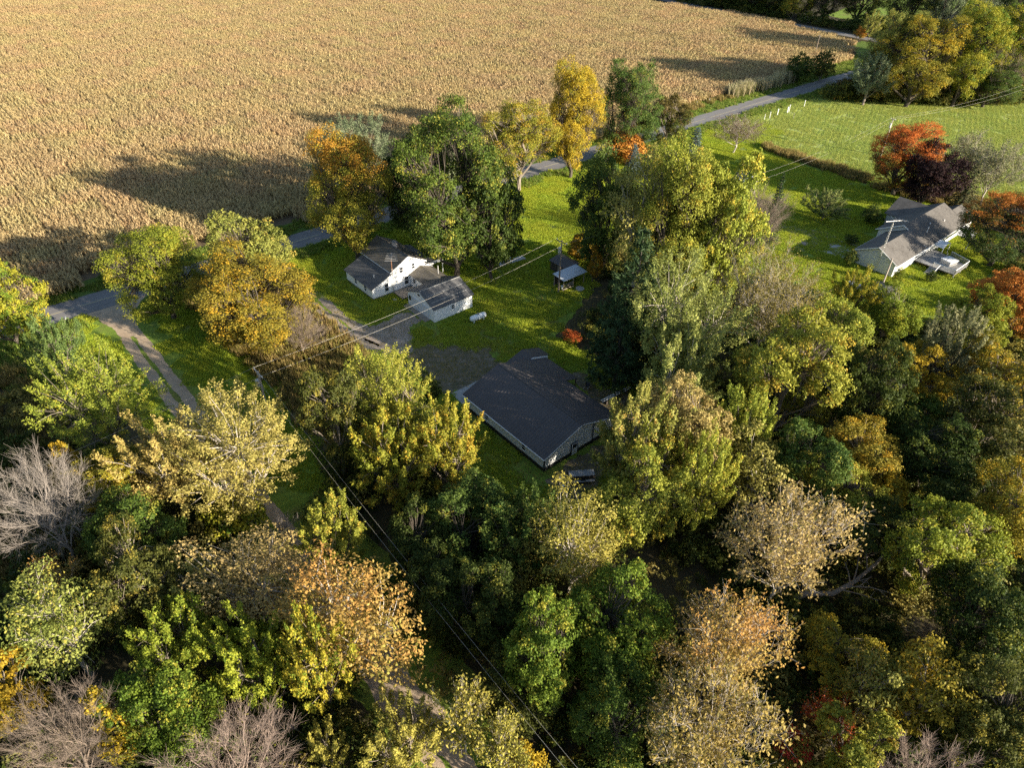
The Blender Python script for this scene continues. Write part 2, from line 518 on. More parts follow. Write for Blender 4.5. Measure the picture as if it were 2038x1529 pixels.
def make_form(sp, size, seed):
    rng = np.random.default_rng(seed)
    rn = dict(S=2.6, M=4.6, L=7.6)[size]
    q = dict(S=.42, M=1.0, L=1.9)[size]
    kk = dict(maple=.2, dome=.07, lacy=.24, spray=.16, sparse=.26, bare=.2, pine=.06, spruce=.03, shrub=.04)[sp]
    H = rn * dict(maple=2.5, dome=2.3, lacy=2.6, spray=2.3, sparse=2.5, bare=2.3, pine=3.0, spruce=3.2, shrub=1.7)[sp]
    z0 = H * kk
    v = (H - z0) / 2
    zc = z0 + v
    S3 = np.array([rn, rn, v])
    def place(u): return u * S3 + np.array([0, 0, zc])
    if sp in ('maple', 'dome'):
        # sub-crowns first, then leaf bunches over the outside of each: uneven outline, deep gaps
        nl = {'S': 8, 'M': 13, 'L': 18}[size] + (3 if sp == 'dome' else 0)
        lobes = spread_points(rng, nl, crown_gen(rng, .85, .62, .28 if sp == 'maple' else .17, 1.0), 6)
        lr = rng.uniform(.30, .46, nl) * {'S': 1.1, 'M': 1.0, 'L': .88}[size]
        cl, own = [], []
        cen = np.array([0, 0, -.35])
        for i in range(nl):
            c = lobes[i] * (1.0 - lr[i] * .62)
            m = int(27 * q ** .35 * {'S': 1, 'M': 1, 'L': 1.35}[size] * (lr[i] / .38) ** 1.6)
            d = unit(rng.normal(size=(m * 3, 3)))
            d = d[(d @ unit(c - cen)) > -.35][:m]
            cl.append(c + d * (lr[i] * rng.uniform(.62, 1.05, len(d)))[:, None])
            own += [i] * len(d)
        cl = place(np.vstack(cl))
        rc = rn * .125 / (q ** .16)
        cv, at = clump_leaves(rng, cl, rc, 66, .225, .15, H, z0, flat=.75, up=.3, noise=.62)
        tm = limb_tree(rng, H, kk, rn, cl, .036 * H ** .5 * rn ** .5, 9)
    elif sp == 'shrub':
        cl = place(spread_points(rng, int(150 * q), crown_gen(rng, .95, .6, .2)) * .86)
        rc = rn * .22
        cv, at = clump_leaves(rng, cl, rc, 62, .25, .16, H, z0)
        tm = limb_tree(rng, H, kk, rn, cl, .05 * rn, 6)
    elif sp == 'lacy':
        cl = place(spread_points(rng, int(150 * q), crown_gen(rng, .95, .5, .28)) * .9)
        cv, at = clump_leaves(rng, cl, rn * .20 / (q ** .28), 66, .25, .14, H, z0, flat=.5, up=.5)
        tm = limb_tree(rng, H, kk, rn, cl, .034 * (H * rn) ** .5, 7)
    elif sp == 'spray':
        cl = place(spread_points(rng, int(85 * q), crown_gen(rng, .9, .5, .22)) * .86)
        cv, at = tuft_leaves(rng, cl, rn * .36 / q ** .25, rn * .12 / q ** .25, 5, 36, .25, .13, H, z0, upw=.38 if size == 'L' else .62)
        tm = limb_tree(rng, H, kk, rn, cl, .034 * (H * rn) ** .5, 8)
    elif sp in ('sparse', 'bare'):
        cl = place(spread_points(rng, int((70 if sp == 'sparse' else 85) * q), crown_gen(rng, .9, .55, .22)) * .8)
        tm = limb_tree(rng, H, kk, rn, cl, .019 * (H * rn) ** .5, 9)
        V, Q, tips = twig_mesh(rng, cl, H, z0, 9 if sp == 'sparse' else 18, rn * .30 / q ** .2, .011 if sp == 'sparse' else .010)
        if sp == 'bare':
            return H, rn, mesh_from(tm, 'trunk'), np_mesh('twigs', V, Q)
        n0 = len(tm.v)
        tm.add(V, Q)
        pick = tips[rng.uniform(size=len(tips)) < .8]
        pick = np.repeat(pick, 3, axis=0) + rng.normal(size=(len(pick) * 3, 3)) * .20
        N = len(pick)
        cv = leaf_quads(rng, pick, rng.normal(size=(N, 3)) + [0, 0, .4], .24, .15)
        g = np.sin(pick[:, 0] * 1.1 + seed) * .25 + np.sin(pick[:, 1] * 1.3 + pick[:, 2]) * .25 + .5
        at = dict(clump=np.clip(g + rng.normal(size=N) * .12, 0, 1), rnd=rng.uniform(size=N), hgt=(pick[:, 2] - z0) / (H - z0))
    elif sp in ('pine', 'spruce'):
        tm = MB()
        tr = .035 * (H * rn) ** .5
        tm.tube([(0, 0, -.3), (0.05, .03, H * .5), (0, 0, H * .98)], [tr, tr * .6, tr * .1], 8, cap=False)
        cs, ns, ax, cl_, hg = [], [], [], [], []
        nw = 15 if sp == 'pine' else 21
        for w in range(nw):
            t = (w + .4) / nw
            hz = z0 + (H - z0) * t
            prof = (1 - t ** 1.5) * (.55 + .45 * min(1, t * 4)) + .07 if sp == 'pine' else (1 - t) ** .72 * .96 + .04
            nb = rng.integers(5, 8) if sp == 'pine' else int(10 - 4 * t)
            off = rng.uniform(0, 6.28)
            for b in range(nb):
                a = off + 6.283 * b / nb + rng.normal() * .18
                ln = rn * prof * rng.uniform(.68, 1.08 if sp == 'pine' else 1.0)
                rise = rng.uniform(.02, .3) if sp == 'pine' else -.25 + .45 * t
                d = np.array([math.cos(a), math.sin(a), rise])
                st = np.array([0, 0, hz])
                en = st + d * ln
                tm.tube([st, st + d * ln * .5 + [0, 0, -.04 * ln if sp == 'pine' else -.02 * ln], en], [tr * .2 * prof + .02, tr * .13 * prof + .015, .012], 3, cap=False)
                bc = rng.uniform()
                if sp == 'pine':
                    nt = max(3, int(ln * 2.6))
                    for s in rng.uniform(.3, 1.02, nt):
                        o = st + d * ln * s + np.array([-math.sin(a), math.cos(a), 0]) * rng.normal() * ln * .2 * s + [0, 0, rng.uniform(-.05, .22)]
                        n = 15
                        dirs = unit(rng.normal(size=(n, 3)) * .8 + d * .6 + np.array([0, 0, .55]))
                        cs.append(o + dirs * .26); ax.append(dirs)
                        ns.append(rng.normal(size=(n, 3)) * .7 + [0, 0, .6]); cl_.append(np.full(n, (bc + rng.uniform(-.2, .2)) % 1)); hg.append(np.full(n, t))
                else:
                    nt = max(4, int(ln * 5.5))
                    for s in rng.uniform(.12, 1.0, nt):
                        side = np.array([-math.sin(a), math.cos(a), 0]) * rng.choice([-1, 1])
                        o = st + d * ln * s
                        n = 5
                        sd = unit(d * .8 + side * .8 + rng.normal(size=(n, 3)) * .25 + [0, 0, -.12])
                        cs.append(o + sd * .22 * (1.25 - s * .5)); ax.append(sd)
                        ns.append(rng.normal(size=(n, 3)) * .35 + [0, 0, 1] + d * .3); cl_.append(np.full(n, bc)); hg.append(np.full(n, t))
        c = np.vstack(cs)
        cv = leaf_quads(rng, c, np.vstack(ns), .62 if sp == 'pine' else .52, .10 if sp == 'pine' else .20, axis=np.vstack(ax))
        at = dict(clump=np.concatenate(cl_), rnd=rng.uniform(size=len(c)), hgt=np.concatenate(hg))
    return H, rn, mesh_from(tm, 'trunk'), np_mesh('crown', cv, quads_for(cv), at)

NVAR = {('maple', 'S'): 2, ('maple', 'M'): 4, ('maple', 'L'): 2, ('dome', 'S'): 1, ('dome', 'M'): 3, ('dome', 'L'): 2, ('spray', 'S'): 1, ('spray', 'M'): 3, ('spray', 'L'): 2, ('lacy', 'S'): 1, ('lacy', 'M'): 2, ('lacy', 'L'): 1,
        ('sparse', 'S'): 1, ('sparse', 'M'): 2, ('sparse', 'L'): 1, ('bare', 'S'): 1, ('bare', 'M'): 2, ('bare', 'L'): 1, ('pine', 'M'): 2, ('spruce', 'M'): 2, ('shrub', 'S'): 2}
def size_class(sp, r):
    if sp in ('pine', 'spruce'): return 'M'
    if sp == 'shrub': return 'S'
    return 'S' if r < 3.3 else ('M' if r < 6.3 else 'L')

TREE_NAME = dict(maple='broadleaf_tree', dome='broadleaf_tree', lacy='feathery_tree', spray='upright_spray_tree', sparse='thin_leaved_tree', bare='bare_tree', pine='pine_tree', spruce='spruce_tree', shrub='shrub')
_seen = {}
def plant(sp, pal, x, y, r, h, label, group=None, z=0.0):
    sz = size_class(sp, r)
    key = (sp, sz)
    if key not in FORMS:
        FORMS[key] = [make_form(sp, sz, 100 + 17 * i + sum(map(ord, sp + sz))) for i in range(NVAR[key])]
    i = _seen[key] = _seen.get(key, -1) + 1
    Hn, rn, tme, cme = FORMS[key][i % NVAR[key]]
    rz = (i * 2.399 + x * .37 + y * .71) % 6.283
    t = empty(TREE_NAME[sp], label, 'shrub' if sp == 'shrub' else 'tree', (x, y, z), rz, group)
    wob = .10 * math.sin(i * 1.7 + x)
    s = (1.10 * (1 + wob) * r / rn, 1.10 * (1 - wob) * r / rn, 1.03 * h / Hn)
    tr = bpy.data.objects.new('stems' if sp == 'shrub' else 'trunk', tme)
    cr = bpy.data.objects.new({'bare': 'twigs', 'shrub': 'foliage'}.get(sp, 'crown'), cme)
    if not tme.materials: tme.materials.append(BARK)
    if not cme.materials: cme.materials.append(PAL['green'])
    for o, m in ((tr, (BARK_PALE if sp in ('lacy', 'sparse') or pal in ('palegold', 'greytwig', 'pinktwig', 'paleolive', 'palegreen') else BARK_DARK if sp in ('pine', 'spruce') or sp == 'dome' or pal in ('darkgreen', 'purple', 'green', 'green2') else BARK)), (cr, PAL[pal])):
        COL.objects.link(o)
        o.parent = t
        o.scale = s
        o.material_slots[0].link = 'OBJECT'
        o.material_slots[0].material = m
    if sp == 'bare' and pal in ('twig', 'pinktwig', 'greytwig'):
        tr.material_slots[0].material = PAL[pal]
    return t
# ------------------------------------------------------------------ ground materials
def ground_mat(name, stops, scale=.35, fine=6.0, bump=.05, rough=.95, extra=None):
    n = NT(name)
    v = n.coords()
    a = n.noise(v, scale, 6, .6)
    b = n.noise(v, fine, 4, .6)
    c = n.ramp(n.math('ADD', n.math('MULTIPLY', a, .7), n.math('MULTIPLY', b, .3)), stops)
    if extra: c = extra(n, v, c)
    n.col(c)
    n.bump(b, bump, 1.0)
    return n.set(rough, .15)

def mow(n, v, c):
    w = n.n('ShaderNodeTexWave', bands_direction='Y')
    w.inputs['Scale'].default_value = .26
    w.inputs['Distortion'].default_value = 1.2
    w.inputs['Detail'].default_value = 2
    w.inputs['Detail Scale'].default_value = .4
    n.l(n.coords((1, 1, 1), R(12)), w.inputs['Vector'])
    c = n.mix(n.math('MULTIPLY', w.outputs['Fac'], .32), c, (.085, .13, .02))
    d = n.noise(n.coords((1, 1, 1)), .16, 5, .6)
    c = n.mix(n.ramp(d, [(.5, (0, 0, 0)), (.68, (.7, .7, .7))]), c, (.16, .14, .045))
    return c
def hayrows(n, v, c):
    w = n.n('ShaderNodeTexWave', bands_direction='Y')
    w.inputs['Scale'].default_value = .30
    w.inputs['Distortion'].default_value = 3.5
    w.inputs['Detail'].default_value = 3
    w.inputs['Detail Scale'].default_value = .35
    n.l(n.coords((1, 1, 1), R(-20)), w.inputs['Vector'])
    c = n.mix(n.ramp(w.outputs['Fac'], [(.55, (0, 0, 0)), (.95, (.75, .75, .75))]), c, (.15, .165, .06))
    x = n.noise(n.coords((.12, 1, 1), R(-20)), .8, 4, .6)
    return n.mix(n.ramp(x, [(.5, (0, 0, 0)), (.72, (.6, .6, .6))]), c, (.10, .13, .03))

M_FOREST = ground_mat('forest_floor', [(.25, (.035, .032, .018)), (.5, (.065, .055, .028)), (.75, (.105, .08, .04))], .5, 5)
M_LAWN = ground_mat('lawn_grass', [(.25, (.12, .18, .024)), (.5, (.17, .245, .032)), (.78, (.24, .29, .045))], .3, 9, .06, extra=mow)
M_VERGE = ground_mat('verge_grass', [(.25, (.06, .10, .02)), (.55, (.10, .15, .025)), (.8, (.16, .16, .05))], .5, 8, .1)
M_HAY = ground_mat('hay_stubble', [(.25, (.24, .29, .06)), (.5, (.32, .37, .085)), (.8, (.40, .42, .12))], .2, 8, .08, extra=hayrows)
M_MEADOW = ground_mat('meadow_soil', [(.25, (.06, .055, .02)), (.5, (.12, .10, .035)), (.8, (.2, .15, .06))], .6, 6, .08)
M_SOIL = ground_mat('field_soil', [(.3, (.10, .075, .045)), (.7, (.18, .13, .075))], .8, 5, .05)
M_DIRT = ground_mat('packed_dirt', [(.25, (.27, .195, .13)), (.5, (.39, .295, .205)), (.8, (.50, .395, .29))], .7, 7, .03)
M_GRAVEL = ground_mat('gravel', [(.25, (.19, .15, .115)), (.5, (.31, .255, .205)), (.8, (.45, .39, .33))], .6, 10, .03)
M_LITTER = ground_mat('leaf_litter', [(.3, (.07, .085, .03)), (.5, (.14, .115, .075)), (.62, (.22, .185, .14)), (.75, (.36, .32, .27))], .9, 5, .05)
M_CONC = ground_mat('concrete', [(.25, (.30, .29, .27)), (.5, (.36, .35, .33)), (.8, (.42, .41, .39))], .4, 8, .01, .85)
def wear(n, v, c):
    s = n.noise(n.coords((.06, 1.3, 1)), .9, 4, .5)
    return n.mix(n.ramp(s, [(.4, (0, 0, 0)), (.65, (.55, .55, .55))]), c, (.14, .13, .125))
M_ROAD = ground_mat('asphalt', [(.3, (.17, .16, .152)), (.6, (.205, .193, .184)), (.85, (.24, .226, .215))], .5, 12, .01, .85, extra=wear)
M_LINE = plain('road_paint', (.48, .40, .20), .8, .2, var=.35, scale=1.2)

_jr = random.Random(5)
def sheet(name, poly, z, mat, jit=.35, step=.8, kind='structure', parent=None):
    """flat ground cover with an uneven edge"""
    pts = []
    n = len(poly)
    ph = [_jr.uniform(0, 6.28) for _ in range(4)]
    s = 0
    for i in range(n):
        a, b = Vector(poly[i]), Vector(poly[(i + 1) % n])
        L = (b - a).length
        k = max(1, int(L / step)) if jit else 1
        nrm = Vector((-(b - a).y, (b - a).x)).normalized()
        for j in range(k):
            t = j / k
            s += L / k
            w = jit * (.5 * math.sin(s * .55 + ph[0]) + .35 * math.sin(s * 1.37 + ph[1]) + .5 * _jr.uniform(-1, 1))
            if j == 0: w *= .2
            p = a.lerp(b, t) + nrm * w
            pts.append((p.x, p.y, z))
    mb = MB()
    mb.add(pts, [tuple(range(len(pts)))])
    o = mb.build(name, mat, parent)
    if o.data.polygons[0].normal.z < 0: o.data.flip_normals()
    if kind: o['kind'] = kind
    return o

# the ground in one sheet
sheet('ground', [(-2500, -2500), (3000, -2500), (3000, 3500), (-2500, 3500)], 0, M_FOREST, 0)
# mown and rough covers
CORN = [(-140, 131.4), (150, 131.4), (188, 135.2), (278, 134.6), (299, 141), (312, 150), (321, 172), (324, 205), (319, 240), (309, 275), (300, 330), (292, 560), (-140, 560)]
LAWN = [(38, 119.0), (189, 119.0), (190, 101), (172, 98), (171, 68), (186, 60), (182, 42), (160, 31), (124, 27), (110, 34), (112, 52), (104, 60), (108, 68), (96, 84), (80, 72), (67, 66), (68, 52), (66, 37), (42, 36), (36, 44), (36, 66), (41, 84)]
DRIVE_LAWN = [(5, 119.2), (26, 119.2), (26.5, 84), (23, 60), (21.5, 26), (17.6, 20), (11.5, 26), (11.5, 62), (8, 92)]
HAY = [(190, 119.2), (300, 118.5), (300, 100), (262, 40), (212, 30), (186, 40), (173, 66), (174, 97)]
MEADOW = [(25.5, 118.5), (41, 118.5), (41, 84), (37, 66), (25, 62), (26, 84)]
sheet('lawn', LAWN, .004, M_LAWN)
sheet('drive_grass', DRIVE_LAWN, .005, M_LAWN, .5)
sheet('hay_field', HAY, .003, M_HAY, .3, 1.5)
sheet('meadow', MEADOW, .006, M_MEADOW, .5)
sheet('corn_field', CORN, .004, M_SOIL, .5, 1.5)
sheet('roadside_grass', [(-160, 116.6), (345, 116.6), (345, 120.2), (-160, 120.2)], .008, M_VERGE, .4, 1.0)
sheet('field_verge', [(-160, 126.2), (324, 126.2), (324, 150), (312, 148), (299, 139), (280, 133), (188, 134), (150, 131.8), (-160, 131.6)], .008, M_VERGE, .4, 1.0)
sheet('far_lawn', [(352, 150), (360, 128), (470, 150), (470, 210), (366, 190)], .004, M_LAWN, .4, 2)
PATCH = [(42.5, 69), (44.0, 75.2), (48.5, 78.2), (53.5, 75.4), (57.0, 70.5), (55.0, 65.2), (50, 63.0), (45, 65.5)]
YARD2 = [(57.5, 44), (50, 43.9), (44, 43.6), (43.2, 40), (47.5, 37.2), (54, 38.5), (61, 42), (65, 47), (64, 56), (61.5, 58), (60.2, 50)]
sheet('dirt_patch', PATCH, .010, M_LITTER, .9, .5)
sheet('barn_yard', [(57.5, 44), (50, 43.9), (44, 43.6), (43.2, 40), (47.5, 37.2), (54, 38.5), (61, 42), (65, 47), (64, 56), (61.5, 58), (60.2, 50)], .010, M_LITTER, .6, .5)
# drives
sheet('drive_mouth', [(10.4, 120.3), (20.4, 120.3), (17.4, 116.6), (16.4, 112.5), (16.0, 108.5), (13.1, 108.5), (12.8, 112.5), (12.0, 116.6)], .012, M_DIRT, .22, .5)
for x0, x1 in ((12.75, 14.2), (14.75, 16.3)):
    sheet('wheel_track', [(x0, 108.8), (x1, 108.8), (x1 + .05, 70), (x1 + .1, 38), (x1 - .1, 12), (x0 - .1, 12), (x0 + .1, 38), (x0 + .05, 70)], .013, M_DIRT, .16, .5)
sheet('lane_dirt', [(13.0, 34), (16.4, 34.4), (16.6, 27), (14.6, 24), (12.6, 27.5)], .012, M_DIRT, .5, .5)
for x0, x1 in ((40.7, 42.2), (42.7, 44.2)):
    sheet('wheel_track', [(x0, 120.2), (x1, 120.2), (x1, 104), (x1 + .1, 90), (x1 + .9, 84.5), (x1 + 1.6, 82), (x0 + .9, 81), (x0 + .2, 84), (x0, 90)], .013, M_GRAVEL, .22, .5)
TURN = [(42.6, 90), (45.5, 88), (49, 87.4), (53.0, 88.6), (53.2, 84.0), (50, 82.8), (48.5, 79.8), (46.5, 77.2), (43.0, 77.8), (40.6, 81)]
sheet('gravel_turn', TURN, .012, M_GRAVEL, .55, .45)
sheet('ranch_drive', [(111, 80), (124, 67.5), (136, 68.8), (138.8, 58), (137.2, 55.5), (130.2, 55.4), (126, 58), (118, 62), (108, 74)], .010, M_GRAVEL, .5, .7)
sheet('ranch_pad', [(129.6, 55.4), (137.3, 55.5), (138.6, 52.2), (134, 49.6), (130.6, 50.4)], .016, M_CONC, 0)
sheet('barn_apron', [(45.0, 61.3), (52.5, 61.3), (52.5, 65), (45.3, 65)], .016, M_CONC, 0)
# roads
sheet('road', [(-400, 119.9), (330.5, 119.9), (900, 119.9), (900, 126.4), (333, 126.4), (-400, 126.4)], .016, M_ROAD, .05, 1.5)
sheet('cross_road', [(327.2, 126.0), (333.4, 126.0), (334, 560), (326.6, 560)], .020, M_ROAD, .05, 2)
mb = MB()
x = -160.0
while x < 320:
    L = _jr.uniform(9, 22)
    mb.add([(x, 123.10, .022), (x + L, 123.10, .022), (x + L, 123.24, .022), (x, 123.24, .022)], [(0, 1, 2, 3)])
    x += L + _jr.uniform(.2, 3.0)
mb.build('centre_line', M_LINE, kind='structure')

# ------------------------------------------------------------------ cover nobody could count: scattered patches
def inside(poly, p):
    poly = np.asarray(poly, float)
    x, y = p[:, 0], p[:, 1]
    r = np.zeros(len(p), bool)
    j = len(poly) - 1
    for i in range(len(poly)):
        xi, yi, xj, yj = *poly[i], *poly[j]
        c = ((yi > y) != (yj > y)) & (x < (xj - xi) * (y - yi) / (yj - yi + 1e-12) + xi)
        r ^= c
        j = i
    return r

def fill(rng, poly, step, jit=.5, holes=()):
    a = np.asarray(poly, float)
    x0, y0 = a.min(0); x1, y1 = a.max(0)
    gx, gy = np.meshgrid(np.arange(x0, x1, step), np.arange(y0, y1, step))
    p = np.stack([gx.ravel(), gy.ravel()], 1) + rng.uniform(-jit, jit, (gx.size, 2)) * step
    k = inside(poly, p)
    for h in holes: k &= ~inside(h, p)
    return p[k]

_cam_xy_f = np.array([math.sin(HEAD), math.cos(HEAD)])
def in_reach(p, fov=46.0, margin=14.0):
    """drop what lies well outside the view"""
    d = p + _cam_xy_f * 30
    a = np.degrees(np.arctan2(d[:, 0], d[:, 1])) - math.degrees(HEAD)
    return p[np.abs(a) < fov]

def scatter(name, verts, quads, attrs, pts, rng, mat, s0=.8, s1=1.25, rots=None, z=0.0, label=None, kind='stuff'):
    nv = len(verts)
    N = len(pts)
    av = np.vstack([verts, np.column_stack([pts, np.full(N, z)])])
    m = np_mesh(name, av, quads, attrs)
    # np_mesh keeps loose vertices: they mark where a patch goes
    pt = np.zeros(len(av), np.float32); pt[nv:] = 1
    ro = np.zeros(len(av), np.float32); ro[nv:] = rng.uniform(0, 6.283, N) if rots is None else rots
    sc = np.ones(len(av), np.float32); sc[nv:] = rng.uniform(s0, s1, N)
    for k, a in (('pt', pt), ('rot', ro), ('scl', sc)):
        at = m.attributes.new(k, 'FLOAT', 'POINT')
        at.data.foreach_set('value', a)
    m.materials.append(mat)
    o = bpy.data.objects.new(name, m)
    COL.objects.link(o)
    g = bpy.data.node_groups.new(name, 'GeometryNodeTree')
    g.interface.new_socket('Geometry', in_out='INPUT', socket_type='NodeSocketGeometry')
    g.interface.new_socket('Geometry', in_out='OUTPUT', socket_type='NodeSocketGeometry')
    N_ = g.nodes.new
    gi, go = N_('NodeGroupInput'), N_('NodeGroupOutput')
    def na(k):
        x = N_('GeometryNodeInputNamedAttribute')
        x.data_type = 'FLOAT'
        x.inputs['Name'].default_value = k
        return x.outputs['Attribute']
    cmp_ = N_('FunctionNodeCompare')
    cmp_.data_type = 'FLOAT'
    cmp_.operation = 'GREATER_THAN'
    g.links.new(na('pt'), cmp_.inputs[0])
    cmp_.inputs[1].default_value = .5
    sep = N_('GeometryNodeSeparateGeometry')
    sep.domain = 'POINT'
    g.links.new(gi.outputs[0], sep.inputs[0])
    g.links.new(cmp_.outputs[0], sep.inputs[1])
    iop = N_('GeometryNodeInstanceOnPoints')
    g.links.new(sep.outputs[0], iop.inputs['Points'])
    g.links.new(sep.outputs[1], iop.inputs['Instance'])
    cx = N_('ShaderNodeCombineXYZ')
    g.links.new(na('rot'), cx.inputs[2])
    e2r = N_('FunctionNodeEulerToRotation')
    g.links.new(cx.outputs[0], e2r.inputs[0])
    g.links.new(e2r.outputs[0], iop.inputs['Rotation'])
    cs = N_('ShaderNodeCombineXYZ')
    s_ = na('scl')
    for i in range(3): g.links.new(s_, cs.inputs[i])
    g.links.new(cs.outputs[0], iop.inputs['Scale'])
    g.links.new(iop.outputs[0], go.inputs[0])
    md = o.modifiers.new('scatter', 'NODES')
    md.node_group = g
    tag(o, label, None, None, kind)
    return o

rng = np.random.default_rng(11)

# corn: a patch of dry stalks with arching leaves
def corn_patch(rng, S=6.0):
    V, Q, cl, rn, hg = [], [], [], [], []
    def quad(a, b, c, d, k, r, h):
        n = len(V)
        V.extend([a, b, c, d]); Q.append((n, n + 1, n + 2, n + 3)); cl.append(k); rn.append(r); hg.append(h)
    rows = int(S / .76)
    for i in range(rows):
        for j in range(int(S / .34)):
            if rng.uniform() < .05: continue
            x = (i + .5) * S / rows - S / 2 + rng.normal() * .07
            y = (j + .5) * .34 - S / 2 + rng.normal() * .06
            h = rng.uniform(1.75, 2.45)
            lean = rng.normal(size=2) * .18
            k = rng.uniform()
            top = np.array([x + lean[0], y + lean[1], h])
            bot = np.array([x, y, 0.])
            for a in (0, 1.57):
                w = np.array([math.cos(a), math.sin(a), 0]) * .022
                quad(bot - w, bot + w, top + w * .5, top - w * .5, k, rng.uniform(), .5)
            a0 = rng.uniform(0, 6.28)
            for l in range(9):
                t = .28 + .72 * (l + rng.uniform(0, .6)) / 9.5
                o = bot + (top - bot) * min(t, .99)
                a = a0 + math.pi * l + rng.normal() * .5
                d = np.array([math.cos(a), math.sin(a), 0])
                s = np.array([-math.sin(a), math.cos(a), 0])
                L = rng.uniform(.45, .85) * (1.1 - .35 * t)
                w = rng.uniform(.06, .11)
                rise, drop = rng.uniform(.08, .32), rng.uniform(.15, .7)
                tw = rng.uniform(-.5, .5)
                p = [o, o + d * L * .35 + [0, 0, rise], o + d * L * .75 + [0, 0, rise - drop * .45], o + d * L * .95 + [0, 0, rise - drop * 1.15]]
                ww = [w * .7, w, w * .8, w * .25]
                r = rng.uniform()
                for q in range(3):
                    s0 = (s + [0, 0, tw * (q - .5)]); s1 = (s + [0, 0, tw * (q + .5)])
                    quad(p[q] - s0 * ww[q], p[q] + s0 * ww[q], p[q + 1] + s1 * ww[q + 1], p[q + 1] - s1 * ww[q + 1], k, r, t)
            if rng.uniform() < .8:      # hanging ear
                a = rng.uniform(0, 6.28)
                o = bot + (top - bot) * .48
                e = o + np.array([math.cos(a) * .16, math.sin(a) * .16, -.14])
                w = np.array([-math.sin(a), math.cos(a), 0]) * .045
                quad(o - w, o + w, e + w, e - w, k, .9, .4)
            # tassel
            for _ in range(2):
                e = top + np.array([rng.normal() * .12, rng.normal() * .12, .22])
                w = np.array([.018, .018, 0])
                quad(top - w, top + w, e + w, e - w, k, rng.uniform(), 1.)
    return np.array(V), np.array(Q), dict(clump=cl, rnd=rn, hgt=hg)
M_CORN = leafmat('corn_leaf', (.38, .275, .12), (.56, .43, .215), (.26, .165, .07), accent=.22, tr=.25, stripes=(.03, R(0), (.40, .30, .15), .4, 2.0))
pts = in_reach(fill(rng, CORN, 6.0, .03))
V, Q, A = corn_patch(rng)
nh = len(pts)
sel = rng.uniform(size=nh) < .5
for k in (sel, ~sel):
    V, Q, A = corn_patch(rng)
    scatter('standing_corn', V, Q, A, pts[k], rng, M_CORN, .96, 1.08, rots=rng.integers(0, 4, k.sum()) * (math.pi / 2), label='dry tan standing corn filling the field across the road')

# grass
def grass_patch(rng, S, n, h0, h1, w, splay=.35, bunch=0):
    if bunch:
        c = rng.uniform(-S / 2, S / 2, (bunch, 2))
        idx = rng.integers(0, bunch, n)
        b = c[idx] + rng.normal(size=(n, 2)) * .09
    else:
        b = rng.uniform(-S / 2, S / 2, (n, 2)); idx = np.arange(n)
    a = rng.uniform(0, 6.283, n)
    h = rng.uniform(h0, h1, n)
    d = np.stack([np.cos(a), np.sin(a), np.zeros(n)], 1)
    s = np.stack([-np.sin(a), np.cos(a), np.zeros(n)], 1)
    b3 = np.column_stack([b, np.zeros(n)])
    t = b3 + d * (h * splay * rng.uniform(.2, 1.4, n))[:, None] + np.array([0, 0, 1]) * h[:, None]
    ww = (w * rng.uniform(.6, 1.4, n))[:, None]
    V = np.stack([b3 - s * ww, b3 + s * ww, t + s * ww * .35, t - s * ww * .35], 1).reshape(-1, 3)
    g = .5 + .28 * np.sin(b[:, 0] * 1.9) + .25 * np.sin(b[:, 1] * 2.3 + 1)
    rk = rng.uniform(size=max(bunch, 1))
    return V, quads_for(V), dict(clump=(rk[idx] if bunch else np.clip(g + rng.normal(size=n) * .1, 0, 1)), rnd=rng.uniform(size=n), hgt=h / h1)
M_BLADE = leafmat('grass_blade', (.32, .39, .03), (.46, .50, .045), (.48, .43, .08), accent=.12, tr=.35, stripes=(.24, R(12), (.28, .35, .03), .5, 1.0))
M_VBLADE = leafmat('verge_blade', (.13, .21, .028), (.23, .28, .045), (.34, .28, .10), accent=.18, tr=.35)
M_HBLADE = leafmat('hay_blade', (.31, .37, .065), (.43, .47, .10), (.46, .43, .16), accent=.2, tr=.35, stripes=(.22, R(-22), (.24, .30, .07), .6, 4.0))
M_WEED = leafmat('dry_weed', (.20, .15, .05), (.38, .28, .10), (.18, .17, .035), accent=.3, tr=.3)
M_REED = leafmat('pale_reed', (.32, .27, .15), (.48, .42, .26), (.20, .20, .07), accent=.3, tr=.3)
HOUSES = [[(49.8, 94.2), (64.4, 94.2), (64.4, 104.6), (49.8, 104.6)], [(53, 81.6), (62.5, 81.6), (62.5, 90), (53, 90)], [(57.8, 89), (62.8, 89), (62.8, 95), (57.8, 95)], [(44.3, 44.4), (60, 44.4), (61, 65.2), (44.3, 65.2)],
          [(130, 41), (160.5, 41), (160.5, 54.6), (138, 52.5), (130, 49.6)], [(40.4, 119), (44.4, 119), (44.6, 88), (53, 89), (53.4, 84), (50, 82.6), (47, 77), (42.6, 77.4), (40.4, 81)], PATCH, YARD2, [(44.5, 61), (53, 61), (53, 65.3), (44.5, 65.3)]]
V, Q, A = grass_patch(rng, 3.4, 1500, .08, .2, .04, .6)
scatter('short_grass', V, Q, A, np.vstack([in_reach(fill(rng, LAWN, 2.6, .4, HOUSES)), in_reach(fill(rng, [(5, 119), (11.8, 119), (12.2, 60), (11.5, 62), (8, 92)], 2.6, .3)), fill(rng, [(18, 116), (26, 119), (26.5, 84), (23, 60), (18, 60)], 2.6, .3)]), rng, M_BLADE, label='mown green grass of the yards')
V, Q, A = grass_patch(rng, 4.4, 1700, .06, .18, .042, .6)
scatter('hay_grass', V, Q, A, in_reach(fill(rng, HAY, 3.6, .4)), rng, M_HBLADE, label='regrowing cut hay of the field beyond the lawn')
V, Q, A = grass_patch(rng, 2.4, 420, .18, .6, .04, .55, 60)
